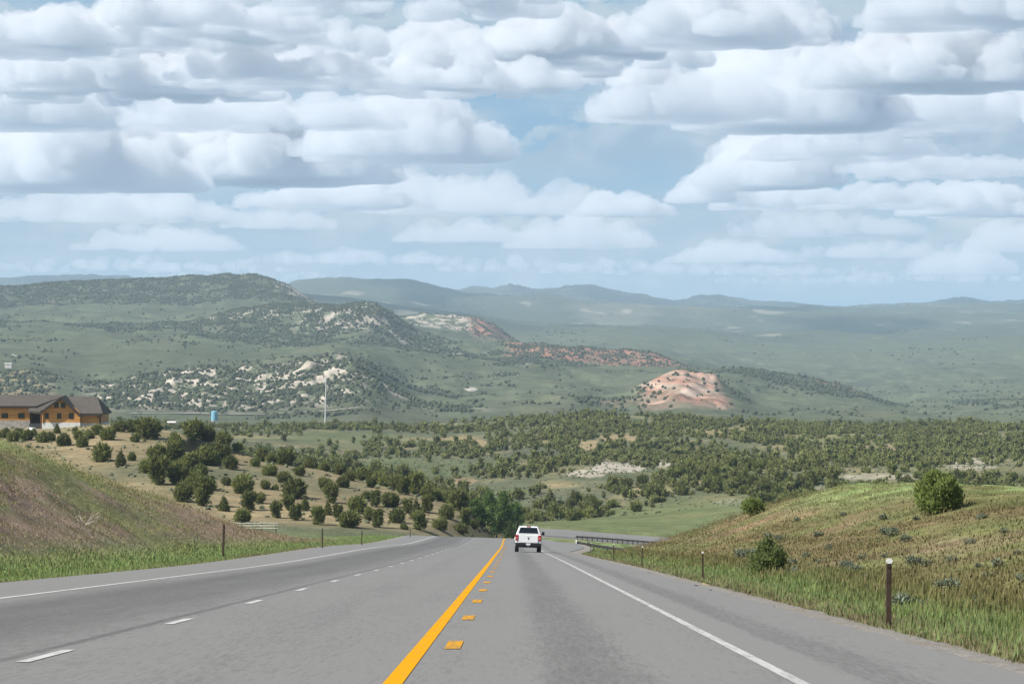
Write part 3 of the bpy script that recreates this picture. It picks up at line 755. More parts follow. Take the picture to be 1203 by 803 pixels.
def dashes(name, start, period, length, o0, o1, end, mat):
    vs, f = [], []
    s = start
    while s < end:
        ln = length * random.uniform(0.93, 1.05)
        for a in (s, s + ln):
            for o in (o0, o1): p = road_point(a, o); p[2] += 0.007; vs.append(p)
        b = len(vs) - 4; f.append((b, b + 1, b + 3, b + 2)); s += period
    me = np_mesh(name, np.array(vs), np.array(f), (mat,)); o = link(bpy.data.objects.new(name, me), road)
    o["kind"] = "stuff"
dashes("lane_dashes", 28.6 - 12.19 * 5, 12.19, 2.9, -4.98, -4.84, 420, M['white'])
dashes("yellow_dashes", 31.9 - 10.9 * 6, 10.9, 2.5, -0.76, -0.58, 300, M['yellow_worn'])

# ------------------------------------------------------------------ foliage
def leaf_cloud(lobes, n, size, seed, c0, c1, up=0.5, aspect=2.0, shell=0.45):
    """leaf-sized faces spread through lobes (x,y,z,rx,ry,rz); returns verts, tris, colours"""
    g = np.random.default_rng(seed)
    lobes = np.array(lobes, float); vol = (lobes[:, 3] * lobes[:, 4] * lobes[:, 5]) ** 0.67; vol /= vol.sum()
    k = g.choice(len(lobes), n, p=vol)
    d = g.normal(size=(n, 3)); d /= np.linalg.norm(d, axis=1)[:, None]
    rad = shell + (1.16 - shell) * g.random(n) ** 0.7
    lump = 1 + 0.24 * np.sin(d[:, 0] * 5 + k) * np.sin(d[:, 1] * 6 + 2 * k) + 0.1 * np.sin(d[:, 2] * 9 + k)
    c = lobes[k, :3] + d * lobes[k, 3:6] * (rad * lump)[:, None]
    ax = d * 0.7 + g.normal(size=(n, 3)) * 0.45; ax[:, 2] += up; ax /= np.linalg.norm(ax, axis=1)[:, None]
    sd = np.cross(ax, d + g.normal(size=(n, 3)) * 0.5); sd /= np.linalg.norm(sd, axis=1)[:, None] + 1e-9
    s = size * g.uniform(0.6, 1.35, n)[:, None]
    v = np.stack([c - sd * s * 0.5, c + sd * s * 0.5, c + ax * s * aspect], 1).reshape(-1, 3)
    f = np.arange(3 * n).reshape(-1, 3)
    m = np.clip(g.normal(0.45, 0.3, n) , 0, 1)[:, None]
    col = np.repeat(np.asarray(c0) * (1 - m) + np.asarray(c1) * m, 3, axis=0)
    return v, f, col

def cores(lobes, sub, seed, col, k=0.78):
    g = np.random.default_rng(seed); v0, f0 = ico(sub); V_, F_, C_ = [], [], []
    for i, l in enumerate(lobes):
        w = v0 * (1 + 0.18 * g.normal(size=(len(v0), 1)).clip(-1.5, 1.5)) * k * np.array(l[3:6]) + np.array(l[:3])
        V_.append(w); F_.append(f0 + i * len(v0)); C_.append(np.tile(col, (len(v0), 1)))
    return np.vstack(V_), np.vstack(F_), np.vstack(C_)

def cat(*parts):
    V_, F_, C_ = [], [], []; n = 0
    for v, f, c in parts: V_.append(v); F_.append(f + n); C_.append(c); n += len(v)
    return np.vstack(V_), np.vstack(F_), np.vstack(C_)

JD, JL = (0.074, 0.089, 0.031), (0.182, 0.190, 0.062)
def juniper_lobes(kind, seed):
    """unit tree: about 1 wide, height by kind"""
    g = random.Random(seed); l = []
    if kind == 'round':
        l.append((0, 0, 0.40, 0.36, 0.36, 0.38))
        for i in range(7):
            a = i * 0.9 + g.uniform(-.3, .3); r = g.uniform(0.18, 0.28)
            l.append((r * math.cos(a), r * math.sin(a), g.uniform(0.24, 0.62), g.uniform(.15, .24), g.uniform(.15, .24), g.uniform(.18, .28)))
    elif kind == 'cone':
        for i in range(7):
            t = i / 6; w = 0.40 * (1 - t) ** 0.8 + 0.06
            l.append((g.uniform(-.08, .08) * (1 - t), g.uniform(-.08, .08), 0.2 + 1.05 * t, w, w, 0.24))
        for i in range(5):
            a = i * 1.26 + g.uniform(-.4, .4); l.append((0.27 * math.cos(a), 0.27 * math.sin(a), g.uniform(.2, .5), .16, .16, .24))
    elif kind == 'wide':
        for i in range(9):
            a = g.uniform(0, 6.28); r = g.uniform(0.1, 0.36)
            l.append((r * math.cos(a), r * math.sin(a), g.uniform(0.2, 0.46), g.uniform(.15, .24), g.uniform(.15, .24), g.uniform(.16, .26)))
    else:  # tall ragged
        for i in range(9):
            a = g.uniform(0, 6.28); r = g.uniform(0.03, 0.25); z = g.uniform(0.25, 1.0)
            l.append((r * math.cos(a), r * math.sin(a), z, g.uniform(.14, .24) * (1.15 - z * .4), g.uniform(.14, .24), g.uniform(.2, .3)))
    return l

def trunk_mb(h, r, seed, limbs=4):
    g = random.Random(seed); m = MB()
    m.cyl((0, 0, -0.12 * h), (0.02 * h, 0.01 * h, h * 0.55), r, r * 0.55, 8)
    for i in range(limbs):
        a = i * 6.28 / limbs + g.uniform(-.4, .4); z0 = h * g.uniform(0.12, 0.4)
        m.cyl((0, 0, z0), (math.cos(a) * h * .25, math.sin(a) * h * .25, z0 + h * .28), r * .5, r * .2, 6)
    return m

def tree_mesh(name, kind, seed, nleaf, size, c0=JD, c1=JL, core=1, trunk=False):
    lb = juniper_lobes(kind, seed)
    v, f, c = cat(leaf_cloud(lb, nleaf, size, seed, c0, c1), cores(lb, core, seed, np.asarray(c0) * 0.5 + np.asarray(c1) * 0.5))
    return v, f, c, lb

VAR = []
for i, (kd, sd) in enumerate([('round', 1), ('round', 2), ('cone', 3), ('wide', 4), ('tall', 5), ('round', 6), ('wide', 7), ('tall', 8)]):
    v, f, c, lb = tree_mesh("juniper", kd, sd, 1700, 0.085)
    crown = np_mesh("crown", v, f, (M['leaf'],), c)
    t = trunk_mb(0.8, 0.045, sd); tm = bpy.data.meshes.new("trunk"); t.bm.to_mesh(tm); t.bm.free(); tm.materials.append(M['bark'])
    # a single-piece copy for the trees too far to show their trunk
    v2, f2, c2, _ = tree_mesh("juniper", kd, sd, 520, 0.125)
    far_me = np_mesh("juniper_tree", v2, f2, (M['leaf'],), c2)
    VAR.append((kd, crown, tm, far_me))
KSIZE = {'round': 0.80, 'cone': 1.42, 'wide': 0.66, 'tall': 1.22}   # unit height

def juniper(x, y, z, width, vi, label, group, parts=True, sz=1.0, cat_="tree", rot=None):
    kd, crown, tm, far_me = VAR[vi]
    rot = random.uniform(0, 6.28) if rot is None else rot
    if parts:
        e = empty("juniper_tree", (x, y, z - 0.05 * width), (0, 0, rot)); e.scale = (width, width, width * sz)
        link(bpy.data.objects.new("crown", crown), e); link(bpy.data.objects.new("trunk", tm), e)
    else:
        e = bpy.data.objects.new("juniper_tree", far_me); e.location = (x, y, z - 0.05 * width); e.rotation_euler = (0, 0, rot); e.scale = (width, width, width * sz); link(e)
    return tag(e, label, cat_, group)

ORD = "first second third fourth fifth sixth seventh eighth ninth tenth eleventh twelfth thirteenth fourteenth fifteenth sixteenth seventeenth eighteenth nineteenth twentieth".split()
def nth(i): return ORD[i] if i < 20 else "twenty-" + ORD[i - 20] if i < 29 else "thirtieth" if i == 29 else "thirty-" + ORD[i - 30]

# junipers of the tan hillside: bearing, dip of the foot, width in photo pixels, form
HILL = [(119, 542, 25, 0), (142, 547, 14, 2), (155, 541, 12, 0), (175, 516, 33, 1), (126, 517, 24, 3), (97, 525, 17, 0), (75, 524, 22, 3), (49, 520, 18, 6), (30, 517, 20, 3), (5, 514, 18, 6), (67, 509, 9, 2), (88, 509, 10, 3), (93, 517, 17, 3), (114, 511, 15, 5), (140, 507, 20, 6), (156, 508, 18, 1),
        (184, 544, 25, 5), (186, 570, 30, 4), (211, 569, 35, 1), (205, 542, 28, 0), (225, 524, 30, 3), (241, 546, 36, 6), (258, 544, 28, 5), (271, 552, 20, 0), (266, 570, 13, 1), (230, 576, 26, 0), (248, 574, 14, 2), (238, 595, 30, 4), (216, 590, 26, 5), (263, 600, 14, 2), (285, 581, 28, 1), (293, 600, 22, 4),
        (285, 613, 26, 3), (207, 524, 22, 6), (279, 529, 14, 5), (244, 515, 26, 3), (263, 533, 24, 1), (197, 562, 24, 5), (236, 562, 20, 0), (222, 552, 24, 5), (172, 556, 20, 0),
        (308, 539, 17, 0), (319, 535, 18, 3), (336, 539, 24, 1), (333, 546, 11, 0), (352, 559, 15, 5), (316, 559, 22, 3), (333, 567, 18, 1), (345, 585, 32, 0), (323, 576, 11, 6), (366, 546, 18, 6), (381, 548, 17, 3), (400, 554, 18, 0), (382, 576, 18, 5), (390, 591, 22, 4), (403, 573, 17, 1), (410, 565, 18, 3),
        (373, 617, 20, 4), (385, 606, 12, 2), (347, 611, 20, 7), (325, 609, 18, 4), (410, 620, 28, 1), (420, 603, 25, 0), (436, 573, 13, 5), (442, 595, 18, 7), (445, 620, 20, 7), (459, 595, 24, 1), (466, 614, 22, 0), (475, 622, 12, 6), (489, 609, 16, 2), (492, 624, 22, 4), (503, 603, 20, 7), (516, 624, 22, 3),
        (525, 609, 22, 0), (538, 600, 28, 1), (541, 627, 20, 6), (426, 559, 22, 6), (445, 568, 24, 3), (467, 573, 22, 1), (475, 581, 20, 4), (489, 581, 24, 7), (505, 587, 24, 0), (516, 577, 16, 5), (437, 556, 22, 3), (453, 562, 22, 6), (547, 616, 18, 4), (430, 588, 14, 0), (305, 592, 16, 1), (312, 575, 13, 5), (358, 600, 13, 2), (556, 622, 18, 3), (340, 600, 18, 4), (396, 610, 18, 7), (433, 612, 16, 4), (478, 603, 17, 7), (530, 590, 22, 1), (300, 548, 14, 0), (158, 519, 14, 6), (60, 518, 15, 6), (15, 519, 18, 3), (104, 516, 15, 6), (22, 510, 11, 3), (40, 512, 8, 2)]
GH = "junipers on the tan hillside left of the road"
rows = {}
for (X, p, w, vi) in HILL:
    key = ("just below the house" if X < 165 and p < 530 else "on bare soil below the house" if X < 165 else
           "along the tan hillside's ridge" if p < 551 and X < 300 or p < 560 and X >= 300 and X < 420 or p < 586 and X >= 420 else
           "at the tan hillside's foot" if p > 600 else "halfway up the tan hillside")
    rows.setdefault(key, []).append((X, p, w, vi))
SHAPE = {'round': "rounded", 'cone': "pointed", 'wide': "spreading", 'tall': "ragged"}
NIND = 0
for key, lst in rows.items():
    for i, (X, p, w, vi) in enumerate(sorted(lst)):
        x, y, z = spot(X, p, 405, 700)
        d = math.hypot(x, y)
        kd = VAR[vi][0]
        juniper(x, y, z, w * d / F * 0.9, vi, f"{SHAPE[kd]} juniper, {nth(i)} from the left among those {key}", GH, True, random.uniform(.92, 1.12)); NIND += 1

# single junipers on the right mound
def big_juniper(X, p, w, hpx, rmin, rmax, lobes, n, size, label, seed, c0=JD, c1=JL):
    x, y, z = spot(X, p, rmin, rmax); d = math.hypot(x, y); s = w * d / F
    e = empty("juniper_tree", (x, y, z - 0.04)); e.scale = (s, s, s)
    v, f, c = cat(leaf_cloud(lobes, n, size, seed, c0, c1, 0.7), cores(lobes, 2, seed, np.asarray(c0) * .5 + np.asarray(c1) * .5, 0.72))
    link(bpy.data.objects.new("crown", np_mesh("crown", v, f, (M['leaf'],), c)), e)
    t = trunk_mb(0.7, 0.04, seed); t.build("trunk", M['bark'], e)
    tag(e, label, "tree", "junipers on the right-hand mound"); return e
g = random.Random(3)
lb = [(0, 0, .45, .38, .38, .36)] + [(0.33 * math.cos(a * .7), 0.33 * math.sin(a * .7), g.uniform(.22, .62), .19, .19, .24) for a in range(9)] + [(g.uniform(-.25, .25), 0, g.uniform(.68, .8), .12, .12, .13) for a in range(5)]
big_juniper(1103, 603, 52, 46, 120, 260, lb, 7000, 0.042, "large rounded juniper standing alone on top of the grassy mound", 31, (0.075, 0.105, 0.032), (0.165, 0.20, 0.055))
lb = [(0, 0, .40, .36, .36, .34)] + [(g.uniform(-.3, .3), g.uniform(-.3, .3), g.uniform(.2, .55), .2, .2, .24) for a in range(7)] + [(x_, g.uniform(-.1, .1), .5 + z_, .07, .07, .26) for x_, z_ in ((-.22, .12), (-.05, .32), (.08, .26), (.2, .1), (-.12, .2), (.3, 0))]
big_juniper(903, 676, 44, 46, 80, 200, lb, 6000, 0.042, "spiky pointed juniper at the foot of the mound beside the road", 32, (0.07, 0.095, 0.036), (0.15, 0.185, 0.065))
lb = [(0, 0, .40, .40, .40, .36)] + [(0.3 * math.cos(a * .9), 0.3 * math.sin(a * .9), g.uniform(.22, .58), .2, .2, .22) for a in range(7)]
big_juniper(885, 621, 25, 23, 200, 340, lb, 3000, 0.06, "small round juniper on the green shoulder of the mound", 33, (0.075, 0.105, 0.032), (0.165, 0.20, 0.055))
NIND += 3

# cottonwoods in the hollow behind the pickup
COTT = [(566, 631, 24, 34), (583, 631, 26, 44), (600, 630, 24, 40), (575, 628, 20, 52), (592, 624, 22, 48), (558, 630, 20, 30), (606, 630, 18, 40)]
for i, (X, p, w, h) in enumerate(sorted(COTT)):
    d = 500 + 7 * (i % 4); x = (X - CX) / F * d; z = float(ground(np.array([x]), np.array([d]))[0])
    wd = w * d / F; ht = (CY - (p - h)) / F * d - z
    ht = max(3.5, ht)
    g = random.Random(i + 50); lobes = []
    for k in range(11):
        t = k / 10; a = g.uniform(0, 6.28); r = wd * .32 * math.sin(math.pi * (0.25 + .7 * t))
        lobes.append((r * math.cos(a), r * math.sin(a), ht * (0.25 + 0.64 * t), wd * g.uniform(.2, .3), wd * g.uniform(.2, .3), ht * g.uniform(.1, .15)))
    e = empty("cottonwood_tree", (x, d, z))
    v, f, c = cat(leaf_cloud(lobes, 2600, 0.26, i, (0.085, 0.135, 0.045), (0.16, 0.235, 0.075), 0.1, 1.2), cores(lobes, 1, i, (0.07, 0.11, 0.04), 0.7))
    link(bpy.data.objects.new("crown", np_mesh("crown", v, f, (M['cotton'],), c)), e)
    t = trunk_mb(ht, 0.16, i, 5); t.build("trunk", M['bark'], e)
    tag(e, f"bright green leafy tree, {nth(i)} from the left in the hollow beyond the road's crest", "tree", "leafy trees in the hollow behind the pickup")

# junipers of the middle hills: the largest in view become objects, the others one mass
def scatter(n, x0, x1, r0, r1, dens, seed):
    g = np.random.default_rng(seed)
    t0, t1 = math.atan((x0 - CX) / F), math.atan((x1 - CX) / F)
    t = g.uniform(t0, t1, n); r = np.sqrt(g.uniform(r0 ** 2, r1 ** 2, n))
    x, y = r * np.sin(t), r * np.cos(t)
    keep = g.random(n) < dens(x, y, r, CX + F * np.tan(t))
    return x[keep], y[keep]
def mid_density(x, y, r, X):
    fi, fj = grid_ij(x, y); z = bil(Z, fi, fj); P = CY - F * z / y
    d = sstep(-0.18, 0.34, fbm(x / 60, y / 110, 4, 91) + 0.13 + 0.2 * sstep(600, 750, X))
    d = d * (0.55 + 0.45 * sstep(0.0, 0.4, fbm(x / 25, y / 40, 3, 93)))
    wob = fbm(X / 14, P / 5, 3, 71)
    for (cx, cy, w, h, c, k) in MID_PATCH:
        d = d * (1 - 0.93 * k * sstep(1.3, 0.7, ((X - cx) / w) ** 2 + ((P - cy) / h) ** 2 + .5 * wob))
    d = d * np.where(X < 600, sstep(0, 80, r - np.interp(X, [0, 130, 300, 560, 600], [700, 700, 690, 610, 570])), sstep(645, 690, r))
    d = d * np.where(X < 620, 0.75, 1)
    d = d * (1 - 0.75 * sstep(480, 380, X) * sstep(900, 1100, r) * sstep(1420, 1350, r))
    d = d * (1 - sstep(1540, 1640, r))
    return d
mx, my = scatter(36000, -110, 1310, 560, 1640, mid_density, 17)
fi, fj = grid_ij(mx, my); mz = bil(Z, fi, fj)
vis_top = (mz + 2.5) / np.hypot(mx, my) >= bil(run, np.maximum(fi - 8, 0), fj) - 1e-4
g2 = np.random.default_rng(19)
msize = g2.uniform(1.5, 3.7, len(mx)) * np.where(g2.random(len(mx)) < .18, 0.6, 1)
app = msize / np.hypot(mx, my)
inview = vis_top & (np.abs(mx / my * F) < 600)
order = np.argsort(-np.where(inview, app, 0))
NOBJ = max(0, 292 - NIND)
chosen = order[:NOBJ]; rest = np.setdiff1d(np.arange(len(mx)), chosen)
GM = "junipers of the wooded hills across the valley"
for k in chosen:
    vi = int(g2.integers(0, 8)); kd = VAR[vi][0]
    X = CX + F * mx[k] / my[k]; Pk = CY - F * mz[k] / my[k]
    where = ("behind the leafy trees" if X < 640 else "above the guardrails" if X < 760 else "left of the grassy mound" if X < 900 else "above the grassy mound's crest" if X < 1060 else "behind the mound's lone juniper")
    size = "big" if msize[k] > 4 else "medium" if msize[k] > 3 else "small"
    juniper(mx[k], my[k], mz[k], msize[k], vi, f"{size} {SHAPE[kd]} juniper on the lower wooded slope {where}", GM, False, g2.uniform(.9, 1.15))
def mass(name, xs, ys, zs, ss, variants, mat, label, seed, cvar=0.25, zsq=(0.85, 1.15)):
    g = np.random.default_rng(seed); Vs, Fs, Cs = [], [], []; n = 0
    for a in range(len(xs)):
        v, f, c = variants[int(g.integers(0, len(variants)))]
        an = g.uniform(0, 6.28); ca, sa = math.cos(an), math.sin(an); s = ss[a]
        w = np.empty_like(v); w[:, 0] = (v[:, 0] * ca - v[:, 1] * sa) * s + xs[a]; w[:, 1] = (v[:, 0] * sa + v[:, 1] * ca) * s + ys[a]
        w[:, 2] = v[:, 2] * s * g.uniform(*zsq) + zs[a] - 0.06 * s
        Vs.append(w); Fs.append(f + n); Cs.append(c * (1 + cvar * g.uniform(-1, 1))); n += len(v)
    me = np_mesh(name, np.vstack(Vs), np.vstack(Fs), (mat,), np.vstack(Cs))
    o = link(bpy.data.objects.new(name, me)); tag(o, label, "trees", None, 'stuff'); return o
MIDV = []
for sd, kd in ((1, 'round'), (4, 'wide'), (5, 'tall'), (6, 'round'), (8, 'tall'), (12, 'wide')):
    lb = juniper_lobes(kd, sd)
    MIDV.append(cat(leaf_cloud(lb, 200, 0.13, sd, JD, JL, 0.25, 1.4), cores(lb[:6], 1, sd, np.asarray(JD) * .6 + np.asarray(JL) * .4, .85)))
mass("juniper_woodland", mx[rest], my[rest], mz[rest], msize[rest], MIDV, M['far'], "scattered dark green junipers covering the hills across the valley", 23)

# sage scrub of the open ground in the middle distance
def scrub_density(x, y, r, X):
    return np.clip(0.55 + .6 * fbm(x / 12, y / 20, 3, 99), 0, 1) * np.where(X > 600, sstep(650, 690, r), sstep(432, 445, r))
sx_, sy_ = scatter(16000, -40, 1240, 435, 1100, scrub_density, 35)
SCV = []
for sd in range(3):
    v0, f0 = ico(1); gg = np.random.default_rng(sd + 70)
    SCV.append((v0 * (1 + .3 * gg.normal(size=(len(v0), 1)).clip(-1.4, 1.4)) * np.array([.5, .5, .36]) + np.array([0, 0, .25]), f0, np.tile(np.array((0.115, 0.128, 0.075)), (len(v0), 1))))
mass("sage_scrub", sx_, sy_, ground(sx_, sy_), np.random.default_rng(3).uniform(.3, .95, len(sx_)), SCV, M['far'], "low grey-green sage scrub dotting the open ground between the junipers", 39)
# distant junipers on the mesas and foothills
def far_density(x, y, r, X):
    fi, fj = grid_ij(x, y); w = bil(WOOD, fi, fj)
    n = fbm(x / 34, y / 60, 4, 97)
    return np.clip(w * (0.22 + 1.0 * sstep(-.25, .35, n)), 0, 1)
fx, fy = scatter(400000, -80, 1285, 2050, 5600, far_density, 29)
# thin where the ground is nearer to flat-on
fi, fj = grid_ij(fx, fy); fz = bil(Z, fi, fj); frun = bil(run, np.maximum(fi - 3, 0), fj)
ok = (fz + 4) / np.hypot(fx, fy) >= frun - 1e-4
fx, fy, fz = fx[ok], fy[ok], fz[ok]
g3 = np.random.default_rng(31)
FARV = []
for sd in range(4):
    v0, f0 = ico(1); gg = np.random.default_rng(sd)
    vv = v0 * (1 + .22 * gg.normal(size=(len(v0), 1)).clip(-1.4, 1.4)) * np.array([.5, .5, .45]) + np.array([0, 0, .38])
    FARV.append((vv, f0, np.tile(np.array((0.060, 0.070, 0.040)), (len(v0), 1))))
print("mid", len(mx), "far", len(fx), "indiv", NIND, NOBJ)
mass("distant_junipers", fx, fy, fz, 1.7 + 2.8 * g3.random(len(fx)) ** 2, FARV, M['far'], "far dark juniper scrub dotting the mesas and foothills", 37)

def plain_density(x, y, r, X):
    a = sstep(0.05, 0.5, fbm(x / 260, y / 900, 5, 101)) * (r < 12200) * 0.22 + sstep(-0.1, 0.4, fbm(x / 330, y / 800, 4, 103)) * (r > 12200) * 0.9
    return a * np.where(X < 620, sstep(6800, 7600, r), 1)
px_, py_ = scatter(60000, -60, 1270, 5000, 15600, plain_density, 43)
fi, fj = grid_ij(px_, py_); pz_ = bil(Z, fi, fj); ok = (pz_ + 6) / np.hypot(px_, py_) >= bil(run, np.maximum(fi - 3, 0), fj) - 1e-4
px_, py_, pz_ = px_[ok], py_[ok], pz_[ok]
mass("plain_scrub", px_, py_, pz_, np.random.default_rng(6).uniform(3, 8, len(px_)) * np.where(py_ > 12000, 1.5, 1), FARV, M['far'], "dark scrub thickets speckling the far plain and the mountains beyond", 51, 0.25, (.4, .7))

# ------------------------------------------------------------------ grass of the verges
def blades(name, xs, ys, hs, nb, label, seed, spread=0.6, wid=0.0125):
    g = np.random.default_rng(seed); n = len(xs); zs = ground(xs, ys); base = near_colour(xs, ys)
    m = n * nb
    X = np.repeat(xs, nb) + g.normal(0, spread, m); Y = np.repeat(ys, nb) + g.normal(0, spread, m); Zb = np.repeat(zs, nb) - 0.03
    d = np.hypot(X, Y)
    H = np.repeat(hs, nb) * g.uniform(.5, 1.2, m); a = g.uniform(0, 6.28, m); lean = g.uniform(.1, .55, m)
    w = wid * g.uniform(.6, 1.4, m) * (1 + d / 110)
    sx, sy = np.cos(a + 1.57) * w, np.sin(a + 1.57) * w
    v = np.stack([np.stack([X - sx, Y - sy, Zb], -1), np.stack([X + sx, Y + sy, Zb], -1), np.stack([X + np.cos(a) * lean * H, Y + np.sin(a) * lean * H, Zb + H], -1)], 1).reshape(-1, 3)
    c = np.repeat(base, nb, axis=0) * g.uniform(.75, 1.25, (m, 1)); st = g.random(m) < .09
    c[st] = np.asarray(STRAW) * g.uniform(.7, 1.15, (st.sum(), 1))
    o = link(bpy.data.objects.new(name, np_mesh(name, v, np.arange(3 * m).reshape(-1, 3), (M['grass'],), np.repeat(np.clip(c, .01, .8), 3, axis=0))))
    tag(o, label, "grass", None, 'stuff')
g4 = np.random.default_rng(41)
def verge(n, side, y0, y1, u0, u1):
    y = np.exp(g4.uniform(math.log(y0), math.log(y1), n)); u = u0 + (u1 - u0) * g4.random(n) ** 1.5
    er_ = edge_right(y)
    x = np.where(side < 0, PEL - 0.75 - u, er_ + 0.9 + u)
    return x, y, u
for side, y0, nm, lab, cnt in ((-1, 52, "verge_grass", "green and purple grass on the left roadside bank", 36000), (1, 22, "verge_grass", "green grass and dry cheatgrass on the right roadside mound", 48000)):
    x, y, u = verge(cnt, side, y0, 400, 0, 24)
    x2, y2, u2 = verge(cnt // 2, side, y0, 330, 0.2, 4.5)
    x = np.r_[x, x2]; y = np.r_[y, y2]; u = np.r_[u, u2]
    den = fbm(x / 3, y / 6, 3, 44)
    h = np.where(u < 4.5, 0.18, 0.11) * (1 + .35 * den) * np.where(u < 0.9, 0.5, 1)
    kp = g4.random(len(x)) < np.clip(0.65 + .6 * den, 0.15, 1)
    blades(nm, x[kp], y[kp], h[kp], 9, lab, 47 + side)

# sagebrush clumps on the mound
SAGEV = []
for sd in range(4):
    g = random.Random(sd + 200); lb = [(g.uniform(-.32, .32), g.uniform(-.32, .32), g.uniform(.16, .34), g.uniform(.16, .26), g.uniform(.16, .26), g.uniform(.16, .24)) for k in range(7)]
    v, f, c = cat(leaf_cloud(lb, 900, 0.05, sd, (0.10, 0.125, 0.085), (0.24, 0.27, 0.195), .8, 2.4, .3), cores(lb, 1, sd, (0.10, 0.115, 0.08), .6))
    SAGEV.append(np_mesh("sagebrush", v, f, (M['sage'],), c))
SAGEP = [(1067, 716, 34), (1085, 714, 20), (1117, 697, 30), (1075, 665, 22), (1085, 667, 16), (1046, 631, 22), (1066, 636, 16), (1036, 611, 13), (1168, 667, 20), (1203, 684, 18), (995, 668, 18), (1005, 671, 14), (1012, 657, 12), (937, 676, 18), (930, 663, 14), (946, 655, 12), (873, 656, 20), (886, 653, 16), (960, 662, 10), (975, 645, 12), (962, 630, 12), (916, 636, 14), (905, 632, 12), (1118, 660, 14), (1150, 705, 14), (1160, 678, 12), (1102, 717, 12), (1150, 667, 11), (1013, 682, 14), (1040, 655, 10), (1140, 640, 13), (1180, 628, 12), (934, 614, 11), (990, 606, 10), (1076, 612, 10), (870, 672, 12), (1155, 610, 12), (1195, 652, 12)]
def sage_row(p): return "low on the mound" if p > 690 else "at middle height on the mound" if p > 652 else "high on the mound"
cnt = {}
for (X, p, w) in sorted(SAGEP):
    k = sage_row(p); i = cnt.get(k, 0); cnt[k] = i + 1
    x, y, z = spot(X, p, 30, 330); d = math.hypot(x, y); s = w * d / F * 1.15
    o = bpy.data.objects.new("sagebrush", SAGEV[(i + int(p)) % 4]); o.location = (x, y, z - .02); o.rotation_euler = (0, 0, i * 1.7); o.scale = (s, s, s * .9); link(o)
    tag(o, f"{'broad' if w > 17 else 'small'} grey-green sagebrush clump {k}, {nth(i)} from the left there", "shrub", "sagebrush clumps on the right-hand mound")

# ------------------------------------------------------------------ roadside posts
def post_proto():
    e = empty("marker_post", (0, 0, 0))
    MB().prism([(-.030, -.018), (-.030, .018), (-.010, .018), (-.010, .030), (.010, .030), (.010, .018), (.030, .018), (.030, -.018)], 'z', -.25, 1.0).build("post", M['rust'], e)
    r = MB().cyl((0, -.045, 1.05), (0, -.032, 1.05), .040, .040, 18).build("reflector", M['reflector'], e)
    MB().box(-.022, .022, -.034, -.02, .96, 1.05).build("bracket", M['rust'], e)
    return e
proto = post_proto(); used = False
POSTS = [(1044, 742, 655, 1.25, "largest dark marker post with round white reflector, right of the road"), (826, 683, 647, 1, "marker post with white reflector beside two heaps of pale dirt, right verge"), (754, 667, 641, 1, "dark marker post on the right verge just past the end of the guardrail"),
         (721, 659, 638, 1, "thin dark marker post in front of the middle of the guardrail"), (702, 651, 636, .9, "last tall marker post before the guardrail's left end"), (694, 651, 637, .9, "marker post second from the guardrail's left end"), (689, 649, 636, .9, "thin marker post nearest the pickup on the right"), (741, 652, 640, .8, "short thin marker post standing out on the grass behind the others"),
         (262, 657, 613, 1.1, "tallest dark marker post at the foot of the purple bank, left verge"), (379, 647, 619, 1, "second marker post on the left verge, beside the open grass"), (425, 643, 622, 1, "third marker post along the left verge"), (482, 633, 617, .9, "farthest marker post on the left verge, before the dark junipers"), (548, 632, 622, .8, "short marker post at the road's crest below the yellow bank")]
for (X, p, top, th, lab) in POSTS:
    left = X < 600
    # posts stand just off the pavement: distance from the verge's own line
    best = None
    for d in np.arange(28, 398, 0.5):
        x = (X - CX) / F * d
        o_ = (-PEL + 0.9) if left else float(edge_right(np.array([d]))[0]) + 0.75
        e_ = abs((-x if left else x) - o_)
        zt = float(ground(np.array([x]), np.array([d]))[0]); pp = CY - F * zt / d
        e_ = abs(pp - p) + 1.2 * max(0, o_ - 0.35 - (-x if left else x))
        if best is None or e_ < best[0]: best = (e_, x, d, zt)
    _, x, y, z = best
    h = (CY - top) / F * y - z
    o = proto if not used else copy_tree(proto); used = True
    if left:
        for ch in [q_ for q_ in COL.objects if q_.parent == o and q_.name.startswith('reflector')]: bpy.data.objects.remove(ch)
    o.location = (x, y, z); s = max(.55, h / 1.09)
    o.scale = (th * s, th * s, s); o.rotation_euler = (0, R(random.uniform(-1.2, 1.8)), 0)
    tag(o, lab, "post", "marker posts along the road")

